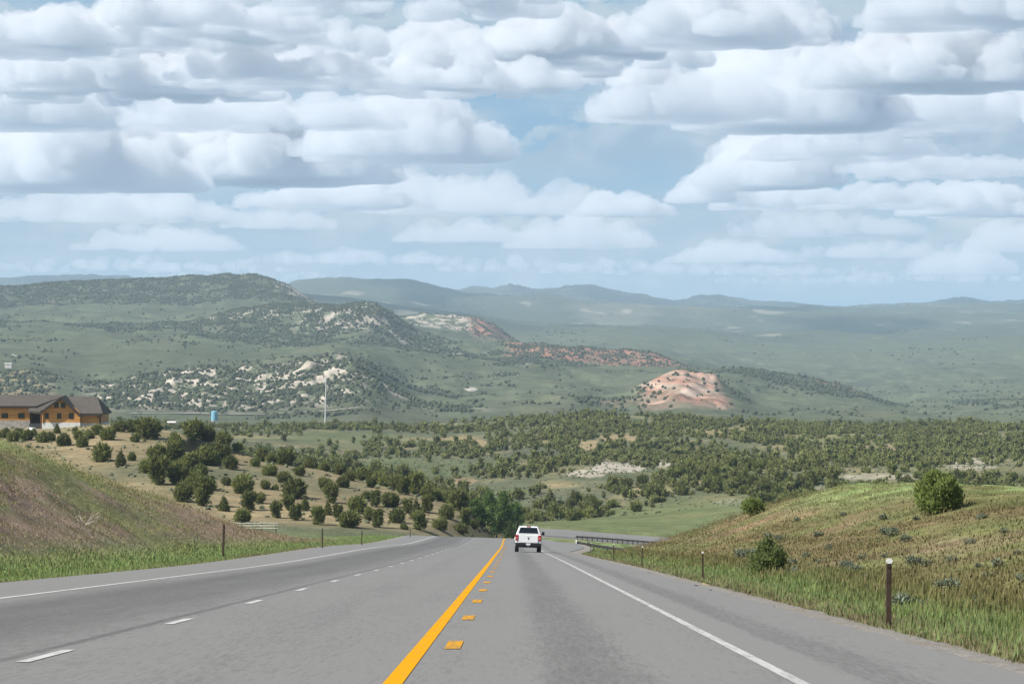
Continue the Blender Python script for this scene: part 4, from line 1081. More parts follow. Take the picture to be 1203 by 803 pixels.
# guardrails
def guardrail(pts, n, hgt, label, beam_mat, end=True):
    """pts: list of (x,y) of the rail"""
    P = np.array(pts, float); seg = np.r_[0, np.cumsum(np.hypot(*np.diff(P, axis=0).T))]
    def at(s): return np.interp(s, seg, P[:, 0]), np.interp(s, seg, P[:, 1])
    x0, y0 = at(0); z0 = float(ground(np.array([x0]), np.array([y0]))[0])
    e = empty("guardrail", (x0, y0, z0))
    prof = [(0, .0), (.04, .05), (-.04, .11), (.04, .17), (-.04, .23), (.04, .29), (0, .34)]
    ss = np.linspace(0, seg[-1], max(2, int(seg[-1] / 1.2))); vs, fs = [], []
    zs = []
    for s in ss:
        x, y = at(s); zs.append(float(ground(np.array([x]), np.array([y]))[0]))
    zs = np.convolve(np.pad(zs, 4, mode='edge'), np.ones(9) / 9, 'valid')
    for s, z in zip(ss, zs):
        x, y = at(s); a = at(min(s + .5, seg[-1])); b = at(max(s - .5, 0)); t = np.array([a[0] - b[0], a[1] - b[1]]); t /= np.linalg.norm(t); nn = np.array([t[1], -t[0]])
        for (u, h) in prof + [(p_[0] - .012, p_[1]) for p_ in prof[::-1]]: vs.append((x + nn[0] * u - x0, y + nn[1] * u - y0, z + hgt - .34 + h - z0))
    k = len(prof) * 2
    for i in range(len(ss) - 1):
        for j in range(k): fs.append((i * k + j, i * k + (j + 1) % k, (i + 1) * k + (j + 1) % k, (i + 1) * k + j))
    link(bpy.data.objects.new("rail_beam", np_mesh("rail_beam", np.array(vs), np.array(fs), (beam_mat,))), e)
    for i in range(n):
        s = seg[-1] * (i + .3) / n; x, y = at(s); zb = float(ground(np.array([x]), np.array([y]))[0]); zt = float(np.interp(s, ss, zs))
        MB().box(-.09, .09, .06, .24, -.3, zt + hgt + .03 - zb, .01).build("post", M['dark'], e).location = (x - x0, y - y0, zb - z0)
    if end: MB().prism([(-.06, .28), (.06, .28), (.09, .62), (0, .78), (-.09, .62)], 'y', -.25, -.1).build("end_terminal", M['reflector'], e)
    return tag(e, label, "guardrail", "guardrails beyond the crest")
guardrail([((677 - CX) / F * 340, 340), ((720 - CX) / F * 337, 337), ((760 - CX) / F * 333, 333), ((806 - CX) / F * 328, 328)], 9, .85, "nearer dark guardrail with a pale end, running right from the road's crest", M['weather'])
def inner(x):
    m_ = float(np.interp(x, XR[:, 0], np.gradient(XR[:, 1], XR[:, 0]))); k = 1 / math.sqrt(1 + m_ * m_)
    return (x + m_ * k * 10.2, float(np.interp(x, XR[:, 0], XR[:, 1])) - k * 10.2)
guardrail([inner(a) for a in np.linspace(15.5, 44, 14)], 30, .85, "farther guardrail on a row of dark posts along the crossing road", M['weather'], False)

# log rail fence behind the bank
def rail_fence():
    a = spot(276, 617.5, 340, 460); b = spot(326, 618, 340, 460)
    yb = 395.0
    xa, xb = (274 - CX) / F * yb, (324 - CX) / F * yb
    n = 3; e = empty("rail_fence", (xa, yb, float(ground(np.array([xa]), np.array([yb]))[0])))
    z0 = e.location.z; xs = np.linspace(0, xb - xa, n + 1)
    zz = [max(float(ground(np.array([xa + x]), np.array([yb]))[0]), (CY - 621.5) / F * yb) - z0 for x in xs]
    for x, z in zip(xs, zz): MB().cyl((x, .1, z - .6), (x + .02, .1, z + 1.0), .11, .09, 8).build("fence_post", M['rail_post'], e)
    for i in range(n):
        for h, j in ((.86, .04), (.5, -.03), (.16, .02)):
            MB().cyl((xs[i] - .25, -.02, zz[i] + h + j), (xs[i + 1] + .25, -.02, zz[i + 1] + h - j), .085, .07, 8).build("rail", M['rail_wood'], e)
    tag(e, "short silvery log rail fence behind the left bank, below the junipers", "fence")
rail_fence()

# heaps of pale dirt, dead brush
for (X, p, w, lab) in ((826, 691, 17, "larger pale heap of sandy dirt at the road edge below a marker post"), (860, 699, 10, "smaller pale heap of sandy dirt on the right verge")):
    x, y, z = spot(X, p, 40, 130); s = w * math.hypot(x, y) / F
    b = bmesh.new(); bmesh.ops.create_icosphere(b, subdivisions=3, radius=.5)
    for v in b.verts:
        k = 1 + .35 * float(noise2(np.array([v.co.x * 3 + X]), np.array([v.co.y * 3 + v.co.z * 2]), 3)[0]); v.co = Vector((v.co.x * k, v.co.y * k, max(v.co.z, -.2) * .62 * k))
    m_ = bpy.data.meshes.new("dirt_heap"); b.to_mesh(m_); b.free(); m_.materials.append(M['dirt'])
    o = link(bpy.data.objects.new("dirt_heap", m_)); o.location = (x, y, z + .06 * s); o.scale = (s, s, s); tag(o, lab, "dirt heap", "heaps of dirt on the verge")
x, y, z = spot(100, 617, 60, 320); m = MB(); g = random.Random(8)
for i in range(16):
    a = g.uniform(0, 6.28); l = g.uniform(.5, 1.1); q_ = (math.cos(a) * l * .8, math.sin(a) * l * .6, g.uniform(.2, .9) * l)
    m.cyl((0, 0, 0), q_, .022, .008, 5); m.cyl(tuple(c * .6 for c in q_), (q_[0] * 1.1 + g.uniform(-.2, .2), q_[1], q_[2] * .9 + .25), .012, .005, 5)
o = m.build("dead_brush", M['deadwood']); o.location = (x, y, z); tag(o, "bleached dead brush lying on the purple left bank", "dead shrub")

# ------------------------------------------------------------------ pickup truck
def pickup():
    x0, y0 = 1.20, 214.0
    zl = float(z_straight(x0 - .85, y0)); zr = float(z_straight(x0 + .85, y0)); dzy = float(z_straight(x0, y0 + 3)) - float(z_straight(x0, y0)) 
    e = empty("pickup_truck", (x0, y0, (zl + zr) / 2), (math.atan2(dzy, 3), math.atan2(zl - zr, 1.7), 0))
    W = 1.0
    body = MB()
    # bed and lower cab: side profile swept across, with a hood
    body.hexa([(-W * .97, .02, .62), (W * .97, .02, .62), (W * .97, 5.75, .50), (-W * .97, 5.75, .50), (-W * .96, .06, 1.33), (W * .96, .06, 1.33), (W * .94, 4.2, 1.32), (-W * .94, 4.2, 1.32)], .05)
    body.hexa([(-W * .93, 4.15, .6), (W * .93, 4.15, .6), (W * .88, 5.75, .55), (-W * .88, 5.75, .55), (-W * .93, 4.15, 1.28), (W * .93, 4.15, 1.28), (W * .84, 5.65, 1.08), (-W * .84, 5.65, 1.08)], .07)
    for sx in (-1, 1): body.box(sx * 1.0 - .035, sx * 1.0 + .035, .72, 1.75, .9, 1.12, .03); body.box(sx * .99 - .03, sx * .99 + .03, 4.2, 5.2, .85, 1.08, .03)
    body.build("body", M['carpaint'], e)
    # topper over the bed
    MB().hexa([(-.93, .10, 1.34), (.93, .10, 1.34), (.93, 1.95, 1.34), (-.93, 1.95, 1.34), (-.70, .32, 1.93), (.70, .32, 1.93), (.72, 1.95, 1.96), (-.72, 1.95, 1.96)], .06).build("topper", M['carpaint'], e)
    MB().hexa([(-.92, 1.98, 1.33), (.92, 1.98, 1.33), (.9, 4.35, 1.3), (-.9, 4.35, 1.3), (-.70, 2.05, 1.97), (.70, 2.05, 1.97), (.68, 3.5, 1.95), (-.68, 3.5, 1.95)], .07).build("cab", M['carpaint'], e)
    # rear window lies on the sloping back of the topper
    w = MB(); sl = (.32 - .10) / (1.93 - 1.34)
    def yb(z): return .10 + (z - 1.34) * sl
    a, b_ = 1.41, 1.85
    w.hexa([(-.76, yb(a) - .012, a), (.76, yb(a) - .012, a), (.76, yb(a) + .02, a), (-.76, yb(a) + .02, a), (-.62, yb(b_) - .012, b_), (.62, yb(b_) - .012, b_), (.62, yb(b_) + .02, b_), (-.62, yb(b_) + .02, b_)], .006)
    w.build("rear_window", M['glass'], e)
    for sx in (-1, 1):
        MB().hexa([(sx * .905, .5, 1.44), (sx * .915, .5, 1.44), (sx * .915, 1.8, 1.44), (sx * .905, 1.8, 1.44), (sx * .765, .6, 1.80), (sx * .775, .6, 1.80), (sx * .775, 1.8, 1.82), (sx * .765, 1.8, 1.82)]).build("side_window", M['glass'], e)
    tg = MB().box(-.72, .72, -.03, .03, .70, 1.31, .02).build("tailgate", M['carpaint'], e)
    MB().prism([(-.06, 1.04), (-.045, 1.10), (0, 1.12), (.045, 1.10), (.06, 1.04), (.03, .99), (.02, .93), (-.02, .93), (-.03, .99)], 'y', -.05, -.03).build("emblem", M['chrome'], tg)
    MB().box(-.16, .16, -.045, -.03, 1.17, 1.215, .01).build("handle", M['carpaint'], tg)
    for sx in (-1, 1):
        lamp = MB().box(sx * .86 - .115, sx * .86 + .115, -.045, .12, .87, 1.29, .03).build("tail_light", M['redlens'], e)
        MB().box(sx * .86 - .075, sx * .86 + .075, -.055, -.04, 1.0, 1.1, .01).build("lens", M['redtint'], lamp)
    MB().box(-.15, .15, .28, .36, 1.885, 1.955, .02).build("brake_light", M['redlens'], e)
    MB().box(-.98, .98, -.2, .05, .45, .70, .05).box(-.8, .8, .0, .3, .35, .5).build("bumper", M['bumper'], e)
    MB().box(-.16, .16, -.225, -.2, .52, .67, .005).build("license_plate", M['plate'], e)
    MB().box(-.05, .05, -.30, -.15, .38, .47, .01).build("tow_hitch", M['chrome'], e)
    for sx in (-1, 1):
        mr = MB().box(sx * 1.15 - .10, sx * 1.15 + .10, 3.55, 3.68, 1.30, 1.56, .03).build("wing_mirror", M['bumper'], e)
        MB().box(min(sx * .92, sx * 1.1), max(sx * .92, sx * 1.1), 3.58, 3.65, 1.34, 1.41, .01).build("arm", M['bumper'], mr)
        for yw in (1.2, 4.85):
            c = sx * .84
            ty = MB().cyl((c - .14, yw, .39), (c + .14, yw, .39), .40, .40, 24).build("wheel", M['tyre'], e)
            MB().cyl((c + sx * .13, yw, .39), (c + sx * .155, yw, .39), .24, .22, 16).build("rim", M['rim'], ty)
    tag(e, "white pickup truck with a white topper over its bed, driving away down the right lane", "pickup truck")
pickup()

# ------------------------------------------------------------------ log house
def log_house():
    D = 620.0; k = D / F
    hx = lambda p: (p - 72.7) * k; hz = lambda p: (503.5 - p) * k
    ox, oz = (72.7 - CX) * k, (CY - 503.5) * k
    e = empty("log_house", (ox, D, oz))
    x = hx; z = hz
    # walls
    main = MB().box(x(49.5), x(94), 0, 13, z(496), z(484)).prism([(x(49.5), z(484)), (x(94), z(484)), (x(72.7), z(468.5))], 'y', 0, 6.5).build("wall", M['log'], e)
    side = MB().box(x(94) + .003, x(118), 1.2, 13, z(497), z(484.3)).build("wall", M['log'], e)
    wing = MB().box(x(-48), x(32.5), 2.5, 13, z(494), z(475.2)).build("wall", M['log'], e)
    MB().box(x(32.5) + .003, x(49.5) - .003, 5.0, 13, z(499), z(478)).build("porch_wall", M['porch'], e)
    MB().cyl((x(47.8), .35, z(503)), (x(47.8), .35, z(481.5)), .16, .15, 10).build("porch_post", M['porch'], e)
    MB().box(x(33), x(49), 1.5, 4.9, z(503), z(497.5)).build("porch_deck", M['dark'], e)
    MB().box(x(49.2), x(94.2), -.06, 13, z(512), z(496) - .003).build("foundation", M['found'], e)
    MB().box(x(94.2) + .003, x(118.3), 1.1, 13, z(512), z(497) - .003).build("foundation", M['found'], e)
    MB().box(x(-49), x(33), 2.4, 13, z(512), z(494) - .003).build("foundation", M['stone'], e)
    # roofs: thick slabs
    def slab(pts, th, name="roof", mat=M['shingle']):
        b = bmesh.new(); n = len(pts)
        up = [b.verts.new(p) for p in pts]; dn = [b.verts.new((p[0], p[1], p[2] - th)) for p in pts]
        b.faces.new(up); b.faces.new(dn[::-1])
        for i in range(n): b.faces.new((up[i], dn[i], dn[(i + 1) % n], up[(i + 1) % n]))
        bmesh.ops.recalc_face_normals(b, faces=b.faces[:]); m_ = bpy.data.meshes.new(name); b.to_mesh(m_); b.free(); m_.materials.append(mat)
        return link(bpy.data.objects.new(name, m_), e)
    rz = z(466.3); ry = 7.0
    slab([(x(40), ry, rz + .02), (x(109), ry, rz), (x(120.5), .2, z(485.2)), (x(92), .2, z(485.2)), (x(56), .2, z(485.2)), (x(32), .2, z(482.6))], .35)
    slab([(x(40), ry + .01, rz), (x(40), 14, z(485)), (x(120.5), 14, z(485)), (x(109), ry + .01, rz)], .35)
    slab([(x(109) + .02, ry, rz - .02), (x(120.5) + .02, 14, z(485)), (x(120.5) + .02, .2, z(485.2))], .3)
    rf = slab([(x(-50), 7.7, z(463.8)), (x(71), 7.7, z(464.6)), (x(41), 1.7, z(476.8)), (x(-50), 1.7, z(476.5))], .35)
    slab([(x(-50), 7.71, z(463.8)), (x(-50), 14, z(477)), (x(71), 14, z(477)), (x(71), 7.71, z(464.6))], .3)
    # front gable roof, standing proud of the main slope
    pk = z(465.6)
    for sx, ex, ez in ((-1, x(48.2), z(483.2)), (1, x(96), z(487.6))):
        slab([(x(72.7) + sx * .004, -1.1, pk), (x(72.7) + sx * .004, 6.9, pk), (ex, 6.9 if sx > 0 else 4, ez), (ex, -1.1, ez)], .3)
        # dark barge boards
        slab([(x(72.7) + sx * .004, -1.22, pk - .02), (x(72.7) + sx * .004, -1.103, pk - .02), (ex, -1.103, ez - .02), (ex, -1.22, ez - .02)], .52, "barge_board", M['fascia'])
    MB().box(x(92), x(120.5), .06, .19, z(485.2) - .5, z(485.2) - .06).build("fascia", M['fascia'], e)
    MB().box(x(-50), x(41), 1.56, 1.69, z(476.5) - .52, z(476.5) - .06).build("fascia", M['fascia'], e)
    MB().cyl((x(117), .9, z(503)), (x(117), .9, z(487)), .18, .18, 8).build("corner_post", M['porch'], e)
    MB().cyl((x(50.2), -.14, z(496)), (x(50.2), -.14, z(484)), .15, .15, 8).build("corner_post", M['log'], e)
    def window(px0, px1, py0, py1, yf):
        fr = MB().box(x(px0) - .12, x(px1) + .12, yf - .07, yf + .05, z(py1) - .12, z(py0) + .12).build("window", M['fascia'], e)
        MB().box(x(px0), x(px1), yf - .09, yf - .072, z(py1), z(py0)).build("pane", M['glass'], fr)
    for a in ((53.3, 56.6, 485.6, 491), (67.6, 71.4, 485.6, 491), (81.4, 85.8, 485.6, 491)): window(*a, 0)
    for a in ((64.4, 68.6, 473.6, 478.2), (72.0, 76.2, 473.6, 478.2)): window(*a, 0)
    MB().box(x(69.2), x(71.4), -.16, 0, z(478.8), z(472.2)).build("gable_post", M['tanwood'], e)
    for a in ((0.2, 6.4, 486, 490.8), (19.6, 26, 486, 491), (-22, -15, 486, 491)): window(*a, 2.5)
    MB().box(x(114) - .14, x(114) + .14, 1.0, 1.2, z(491), z(489.6)).build("wall_lamp", M['fascia'], e)
    tag(e, "orange log house with grey-brown shingle roofs and a gable front, on the hill at left", "house")
log_house()
# white propane tank in front of the house
xq, yq, zq = (37.5 - CX) / F * 590, 590.0, (CY - 508.5) / F * 590
e = empty("propane_tank", (xq, yq, zq)); MB().cyl((-.6, 0, .75), (.6, 0, .75), .42, .42, 16).ball((-.6, 0, .75), .42, (.6, 1, 1), 14).ball((.6, 0, .75), .42, (.6, 1, 1), 14).build("tank", M['siding'], e, True)
for sx in (-.55, .55): MB().box(sx - .08, sx + .08, -.3, .3, -1.2, .5).build("leg", M['dark'], e)
tag(e, "small white tank among the bushes in front of the log house porch", "tank")

# ------------------------------------------------------------------ far structures
# blue tank
def at_depth(X, py, d): return ((X - CX) / F * d, d, (CY - py) / F * d)
x, y, z = at_depth(252, 489.5, 1490); gz = float(ground(np.array([x]), np.array([y]))[0]); z = min(z, gz + 1.5); s = 1490 / F
e = empty("water_tank", (x, y, z))
MB().cyl((0, 0, 4 * s), (0, 0, 14 * s), 3.9 * s, 3.9 * s, 24).cyl((0, 0, 14 * s), (0, 0, 15 * s), 3.9 * s, 1.6 * s, 24).build("tank", M['blue'], e, False)
MB().cyl((0, 0, 15 * s), (0, 0, 16.4 * s), 1.4 * s, 1.2 * s, 14).build("hatch", M['dark'], e)
MB().cyl((0, 0, 2.2 * s), (0, 0, 4 * s), 3.0 * s, 3.9 * s, 20).build("skirt", M['siding'], e)
for a in (0.6, 2.2, 3.8, 5.4): MB().cyl((3.3 * s * math.cos(a), 3.3 * s * math.sin(a), -3), (3.3 * s * math.cos(a), 3.3 * s * math.sin(a), 4.2 * s), .45 * s, .45 * s, 8).build("leg", M['siding'], e)
tag(e, "pale blue water tank on short white legs, on the far flat", "water tank")
# tall mast
x, y, z = at_depth(382, 496, 1440); gz = float(ground(np.array([x]), np.array([y]))[0]); z = min(z, gz); hh = (CY - 443) / F * 1440 - z
e = empty("radio_mast", (x, y, z)); MB().cyl((0, 0, -1), (.5, 0, hh), .5, .24, 12).build("mast", M['pale'], e)
for h, w in ((.97, 1.5), (.93, 1.1), (.88, 1.8)):
    MB().cyl((-w, 0, hh * h + .8), (.6, 0, hh * h - .5), .11, .11, 6).build("antenna_arm", M['pale'], e)
MB().box(.2, 1.0, -.2, .2, hh * .55, hh * .6, .05).build("equipment_box", M['galv'], e)
tag(e, "tall pale slender mast with short antenna arms, standing over the far flat", "mast")
# small buildings
def cabin(X, py, d, wpx, hpx, roof_mat, wall_mat, label, dep=6):
    x, y, z = at_depth(X, py, d); gz = float(ground(np.array([x]), np.array([y]))[0]); z = max(z, gz) if abs(z - gz) < 12 else gz
    w = wpx * d / F; h = hpx * d / F; e = empty("small_building", (x, y, z))
    MB().box(-w / 2, w / 2, 0, dep, -3, h * .62).build("wall", wall_mat, e)
    MB().prism([(-.4, h * .62 + .003), (dep / 2, h), (dep + .4, h * .62 + .003)], 'x', -w / 2 - .3, w / 2 + .3).build("roof", roof_mat, e)
    MB().box(-w * .1, w * .1, -.06, 0.02, h * .1, h * .45).build("window", M['glass'], e)
    return tag(e, label, "building", "small far buildings")
cabin(201, 499, 1380, 9, 4.5, M['tin'], M['siding'], "small shed with a pale tin roof among the trees below the blue tank")
cabin(9.5, 428.6, 2680, 8, 2.4, M['tin'], M['tin'], "white trailer on the rocky knoll above the log house", 5)
for i, (X, lab) in enumerate(((15, "taller of two lamp poles beside the white trailer"), (18.5, "shorter of two lamp poles beside the white trailer"))):
    x, y, z = at_depth(X, 428, 2690); gz = float(ground(np.array([x]), np.array([y]))[0]); e = empty("lamp_pole", (x, y, gz)); h = (11 - i) * 2690 / F + max(0, z - gz)
    MB().cyl((0, 0, -1), (0, 0, h), .22, .16, 8).build("pole", M['dark'], e); MB().box(-1.2, 1.2, -.3, .3, h, h + .7, .1).build("lamp_head", M['reflector'], e)
    tag(e, lab, "lamp pole", "lamp poles by the trailer")
# pale country road across the far flat
def far_road(pts, half, name, mat):
    P = []
    for t in np.linspace(0, 1, 70):
        X = np.interp(t, np.linspace(0, 1, len(pts)), [p[0] for p in pts]); py = np.interp(t, np.linspace(0, 1, len(pts)), [p[1] for p in pts])
        P.append(spot(X, py, 1900, 2900))
    P = np.array(P); ker = np.ones(9) / 9
    for a in range(2): P[:, a] = np.convolve(np.pad(P[:, a], 4, mode='edge'), ker, 'valid')
    T = np.gradient(P[:, :2], axis=0); T /= np.linalg.norm(T, axis=1)[:, None] + 1e-9; Nn = np.stack([-T[:, 1], T[:, 0]], -1)
    vs, fs = [], []
    for i in range(len(P)):
        for sgn in (-1, 1):
            q_ = P[i, :2] + Nn[i] * half * sgn; zc = max(float(ground(np.array([q_[0]]), np.array([q_[1]]))[0]), float(ground(np.array([P[i, 0]]), np.array([P[i, 1]]))[0]) - .3)
            vs.append((q_[0], q_[1], zc + .7))
    for i in range(len(P) - 1): fs.append((2 * i, 2 * i + 1, 2 * i + 3, 2 * i + 2))
    tag(link(bpy.data.objects.new(name, np_mesh(name, np.array(vs), np.array(fs), (mat,)))), kind='structure')
far_road([(150, 486), (220, 486), (300, 487.5), (382, 483.5), (425, 479)], 5.5, "gravel_road", M['dustroad'])

# ------------------------------------------------------------------ haze: one box of even air
zlo = float(Z.min()) - 1.0; zhi = float(Z.max()) + 6.0
hz = MB().box(-17900, 17900, -17900, 17900, zlo, max(zhi, 10)).build("haze", M['dark'])
hm = bpy.data.materials.new("valley_haze"); hm.use_nodes = True; nt = hm.node_tree; nt.nodes.clear()
vo = N(nt, "ShaderNodeVolumePrincipled"); out = N(nt, "ShaderNodeOutputMaterial"); L(nt, vo.outputs[0], out.inputs["Volume"])
HAZE = 5.8e-5
vo.inputs["Color"].default_value = (0.58, 0.79, 1.0, 1); vo.inputs["Density"].default_value = HAZE; vo.inputs["Anisotropy"].default_value = 0.0
hz.data.materials[0] = hm; hm.cycles.homogeneous_volume = True
tag(hz, kind='stuff'); hz["label"] = "thin bluish haze lying over the whole valley"
print("haze z", zlo, zhi)

# ------------------------------------------------------------------ sky
SUN_EL, SUN_AZ = R(44), R(-112)      # bearing measured clockwise from straight ahead: to the left and a little behind
def sky():
    w = bpy.data.worlds.new("World"); sc.world = w; w.use_nodes = True; nt = w.node_tree; nt.nodes.clear()
    out = N(nt, "ShaderNodeOutputWorld"); bg = N(nt, "ShaderNodeBackground"); L(nt, bg.outputs[0], out.inputs[0])
    STR = 0.10; bg.inputs[1].default_value = STR
    tc = N(nt, "ShaderNodeTexCoord"); d = tc.outputs["Generated"]
    sp = N(nt, "ShaderNodeSeparateXYZ"); L(nt, d, sp.inputs[0])
    # look up the clear sky a little higher than the horizon line: the air above the hills is already blue
    cb = N(nt, "ShaderNodeCombineXYZ"); L(nt, sp.outputs[0], cb.inputs[0]); L(nt, sp.outputs[1], cb.inputs[1])
    L(nt, math_n(nt, 'ADD', math_n(nt, 'MULTIPLY', sp.outputs[2], 1.0), 0.22), cb.inputs[2])
    nm = N(nt, "ShaderNodeVectorMath", operation='NORMALIZE'); L(nt, cb.outputs[0], nm.inputs[0])
    st = N(nt, "ShaderNodeTexSky", sky_type='NISHITA'); st.sun_disc = False; st.sun_elevation = SUN_EL; st.sun_rotation = SUN_AZ
    st.air_density = 1.0; st.dust_density = 0.6; st.ozone_density = 1.0; st.altitude = 2000
    L(nt, nm.outputs[0], st.inputs[0])
    # bearing and elevation, scaled to the size of clouds
    az = math_n(nt, 'ARCTAN2', sp.outputs[0], sp.outputs[1]); el = math_n(nt, 'ARCSINE', sp.outputs[2])
    u = math_n(nt, 'MULTIPLY_ADD', az, F, CX); v = math_n(nt, 'MULTIPLY_ADD', el, -F, CY)
    def vec(a, b, c=0.0):
        n = N(nt, "ShaderNodeCombineXYZ")
        for i, q_ in enumerate((a, b, c)):
            if isinstance(q_, (int, float)): n.inputs[i].default_value = q_
            else: L(nt, q_, n.inputs[i])
        return n.outputs[0]
    p = vec(math_n(nt, 'MULTIPLY', u, .01), math_n(nt, 'MULTIPLY', v, .0145))
    p2 = vec(math_n(nt, 'MULTIPLY_ADD', u, .01, 0.16), math_n(nt, 'MULTIPLY_ADD', v, .0145, 0.2))     # a step away from the sun
    def ns(vv, s, d_, r_, k):
        m_ = N(nt, "ShaderNodeVectorMath", operation='ADD'); L(nt, vv, m_.inputs[0]); m_.inputs[1].default_value = (k * 7.7, k * 3.1, k)
        return noise_n(nt, m_.outputs[0], s, d_, r_)
    nA = ns(p, 1.0, 7, .52, 1); nA2 = ns(p2, 1.0, 4, .45, 1); nA1 = ns(p, 1.0, 4, .45, 1)
    nB = ns(p, 3.8, 8, .66, 2); nC = ns(p, 0.55, 3, .5, 3); nD = ns(p, 0.9, 6, .5, 4)
    relief = math_n(nt, 'SUBTRACT', nA1, nA2)
    a0 = math_n(nt, 'SUBTRACT', nA, .5); b0_ = math_n(nt, 'SUBTRACT', nB, .5); c0 = math_n(nt, 'SUBTRACT', nC, .5); d0 = math_n(nt, 'SUBTRACT', nD, .5)
    K = 1.0 / STR
    def C(r, g, b): # display colour -> sky radiance
        f = lambda c: ((c / 255 + .055) / 1.055) ** 2.4 if c > 10 else c / 255 / 12.92
        return (f(r) * K * SKYK, f(g) * K * SKYK, f(b) * K * SKYK)
    base = st.outputs[0]
    tint = mix_n(nt, 0.72, base, C(142, 186, 217))
    # pale veil towards the horizon and thin high sheets
    lowf = ramp(nt, v, 60.0, 330.0)
    cur = mix_n(nt, math_n(nt, 'MULTIPLY', lowf, .55), tint, C(172, 202, 220))
    sheet = N(nt, "ShaderNodeVectorMath", operation='MULTIPLY'); L(nt, p, sheet.inputs[0]); sheet.inputs[1].default_value = (.35, 1.7, 1)
    nS = noise_n(nt, sheet.outputs[0], 1.3, 7, .58)
    hole = math_n(nt, 'MULTIPLY', ramp(nt, math_n(nt, 'ABSOLUTE', math_n(nt, 'SUBTRACT', u, 690)), 160.0, 70.0), ramp(nt, math_n(nt, 'ABSOLUTE', math_n(nt, 'SUBTRACT', v, 178)), 70.0, 34.0))
    hole = math_n(nt, 'SUBTRACT', 1.0, hole)
    cur = mix_n(nt, math_n(nt, 'MULTIPLY', math_n(nt, 'MULTIPLY', ramp(nt, nS, .30, .56), .85), hole), cur, C(184, 204, 219))
    cur = mix_n(nt, math_n(nt, 'MULTIPLY', math_n(nt, 'MULTIPLY', ramp(nt, nS, .52, .68), .6), hole), cur, C(150, 178, 205))
    uA = math_n(nt, 'MULTIPLY_ADD', c0, 120.0, u); vA = math_n(nt, 'MULTIPLY_ADD', d0, 22.0, v)
    BR, DK = {}, {}
    def cloud(cx, by, hw, h, bright, dark, op=1.0, puff=1.0, soft=.11, tilt=0.0):
        """flat-based heap cloud: bearing of its middle, base, half width, height"""
        nonlocal cur
        dx = math_n(nt, 'MULTIPLY', math_n(nt, 'SUBTRACT', uA, cx), 1.0 / hw)
        vv = vA if tilt == 0 else math_n(nt, 'MULTIPLY_ADD', math_n(nt, 'SUBTRACT', u, cx), -tilt, vA)
        dy = math_n(nt, 'MULTIPLY', math_n(nt, 'SUBTRACT', by, vv), 1.0 / (1.12 * h))
        dx2 = math_n(nt, 'MULTIPLY', dx, dx)
        q_ = math_n(nt, 'MULTIPLY_ADD', dx2, -.7, math_n(nt, 'SUBTRACT', 1.12, dy))
        q_ = math_n(nt, 'MULTIPLY_ADD', a0, 1.7 * puff, q_); q_ = math_n(nt, 'MULTIPLY_ADD', b0_, 1.0 * puff, q_)
        m_ = ramp(nt, q_, 0.0, soft * 2)
        base_ = ramp(nt, dy, -.14, .25)
        fade = ramp(nt, math_n(nt, 'MULTIPLY_ADD', a0, 1.8, dx2), 1.6, .85)
        m_ = math_n(nt, 'MULTIPLY', math_n(nt, 'MULTIPLY', m_, base_), math_n(nt, 'MULTIPLY', fade, op))
        sh_ = math_n(nt, 'ADD', math_n(nt, 'MULTIPLY_ADD', dy, .80, .02), math_n(nt, 'MULTIPLY_ADD', a0, .55, math_n(nt, 'MULTIPLY', relief, 3.0)))
        sh_ = math_n(nt, 'MULTIPLY_ADD', b0_, .5, sh_)
        sh_ = ramp(nt, sh_, -0.02, .78)
        cur = mix_n(nt, m_, cur, mix_n(nt, sh_, dark, bright))
    W1, W2, W3 = C(208, 220, 228), C(200, 214, 225), C(192, 209, 222)
    D1, D2, D3, D4 = C(150, 173, 199), C(163, 186, 208), C(174, 197, 215), C(132, 155, 185)
    # far, low decks first
    for a in ((80, 338, 300, 26, W3, D3, .5), (480, 342, 260, 24, W3, D3, .55), (860, 344, 330, 22, W2, D3, .55), (1150, 340, 160, 26, W2, D3, .6), (650, 334, 90, 34, W2, D3, .6), (330, 330, 90, 24, W2, D3, .5), (150, 318, 260, 22, W3, D3, .55), (560, 322, 230, 24, W3, D3, .6), (960, 325, 300, 26, W3, D3, .65), (1130, 312, 120, 34, W2, D3, .75), (420, 300, 130, 26, W3, D3, .6), (700, 312, 150, 24, W3, D3, .6), (60, 300, 120, 24, W3, D3, .45),
              (880, 306, 130, 30, W2, D3, .85), (1010, 300, 150, 26, W2, D3, .8), (160, 292, 130, 34, W2, D3, .8), (540, 284, 130, 34, W2, D3, .8), (700, 296, 120, 50, W1, D3, .9), (1120, 312, 100, 50, W1, D3, .9), (320, 284, 120, 32, W2, D3, .8), (930, 280, 190, 34, W2, D3, .9), (1190, 300, 60, 50, W1, D3, .9), (60, 284, 120, 34, W2, D3, .8), (430, 276, 120, 30, W2, D3, .8),
              (300, 220, 400, 90, W3, D3, .75), (960, 200, 330, 110, W3, D2, .8), (350, 100, 500, 90, W3, D2, .85), (1000, 90, 330, 110, W3, D2, .85)):
        cloud(*a)
    # overhead: broken cloud, seen only by its light
    gen = noise_n(nt, d, 3.0, 6, .6)
    high = ramp(nt, sp.outputs[2], .12, .3)
    cur = mix_n(nt, math_n(nt, 'MULTIPLY', high, 1.0), cur, mix_n(nt, ramp(nt, gen, .46, .62), base, C(205, 212, 218)))
    below = ramp(nt, sp.outputs[2], -.02, -.10)
    cur = mix_n(nt, below, cur, tuple(0.95 * q_ for q_ in C(164, 189, 212)))  # unseen glow below the horizon, added to brighten the cloud bases
    L(nt, cur, bg.inputs[0])
EXPO = 0.55
SKYK = 1.0 / (2 ** EXPO)
sky()

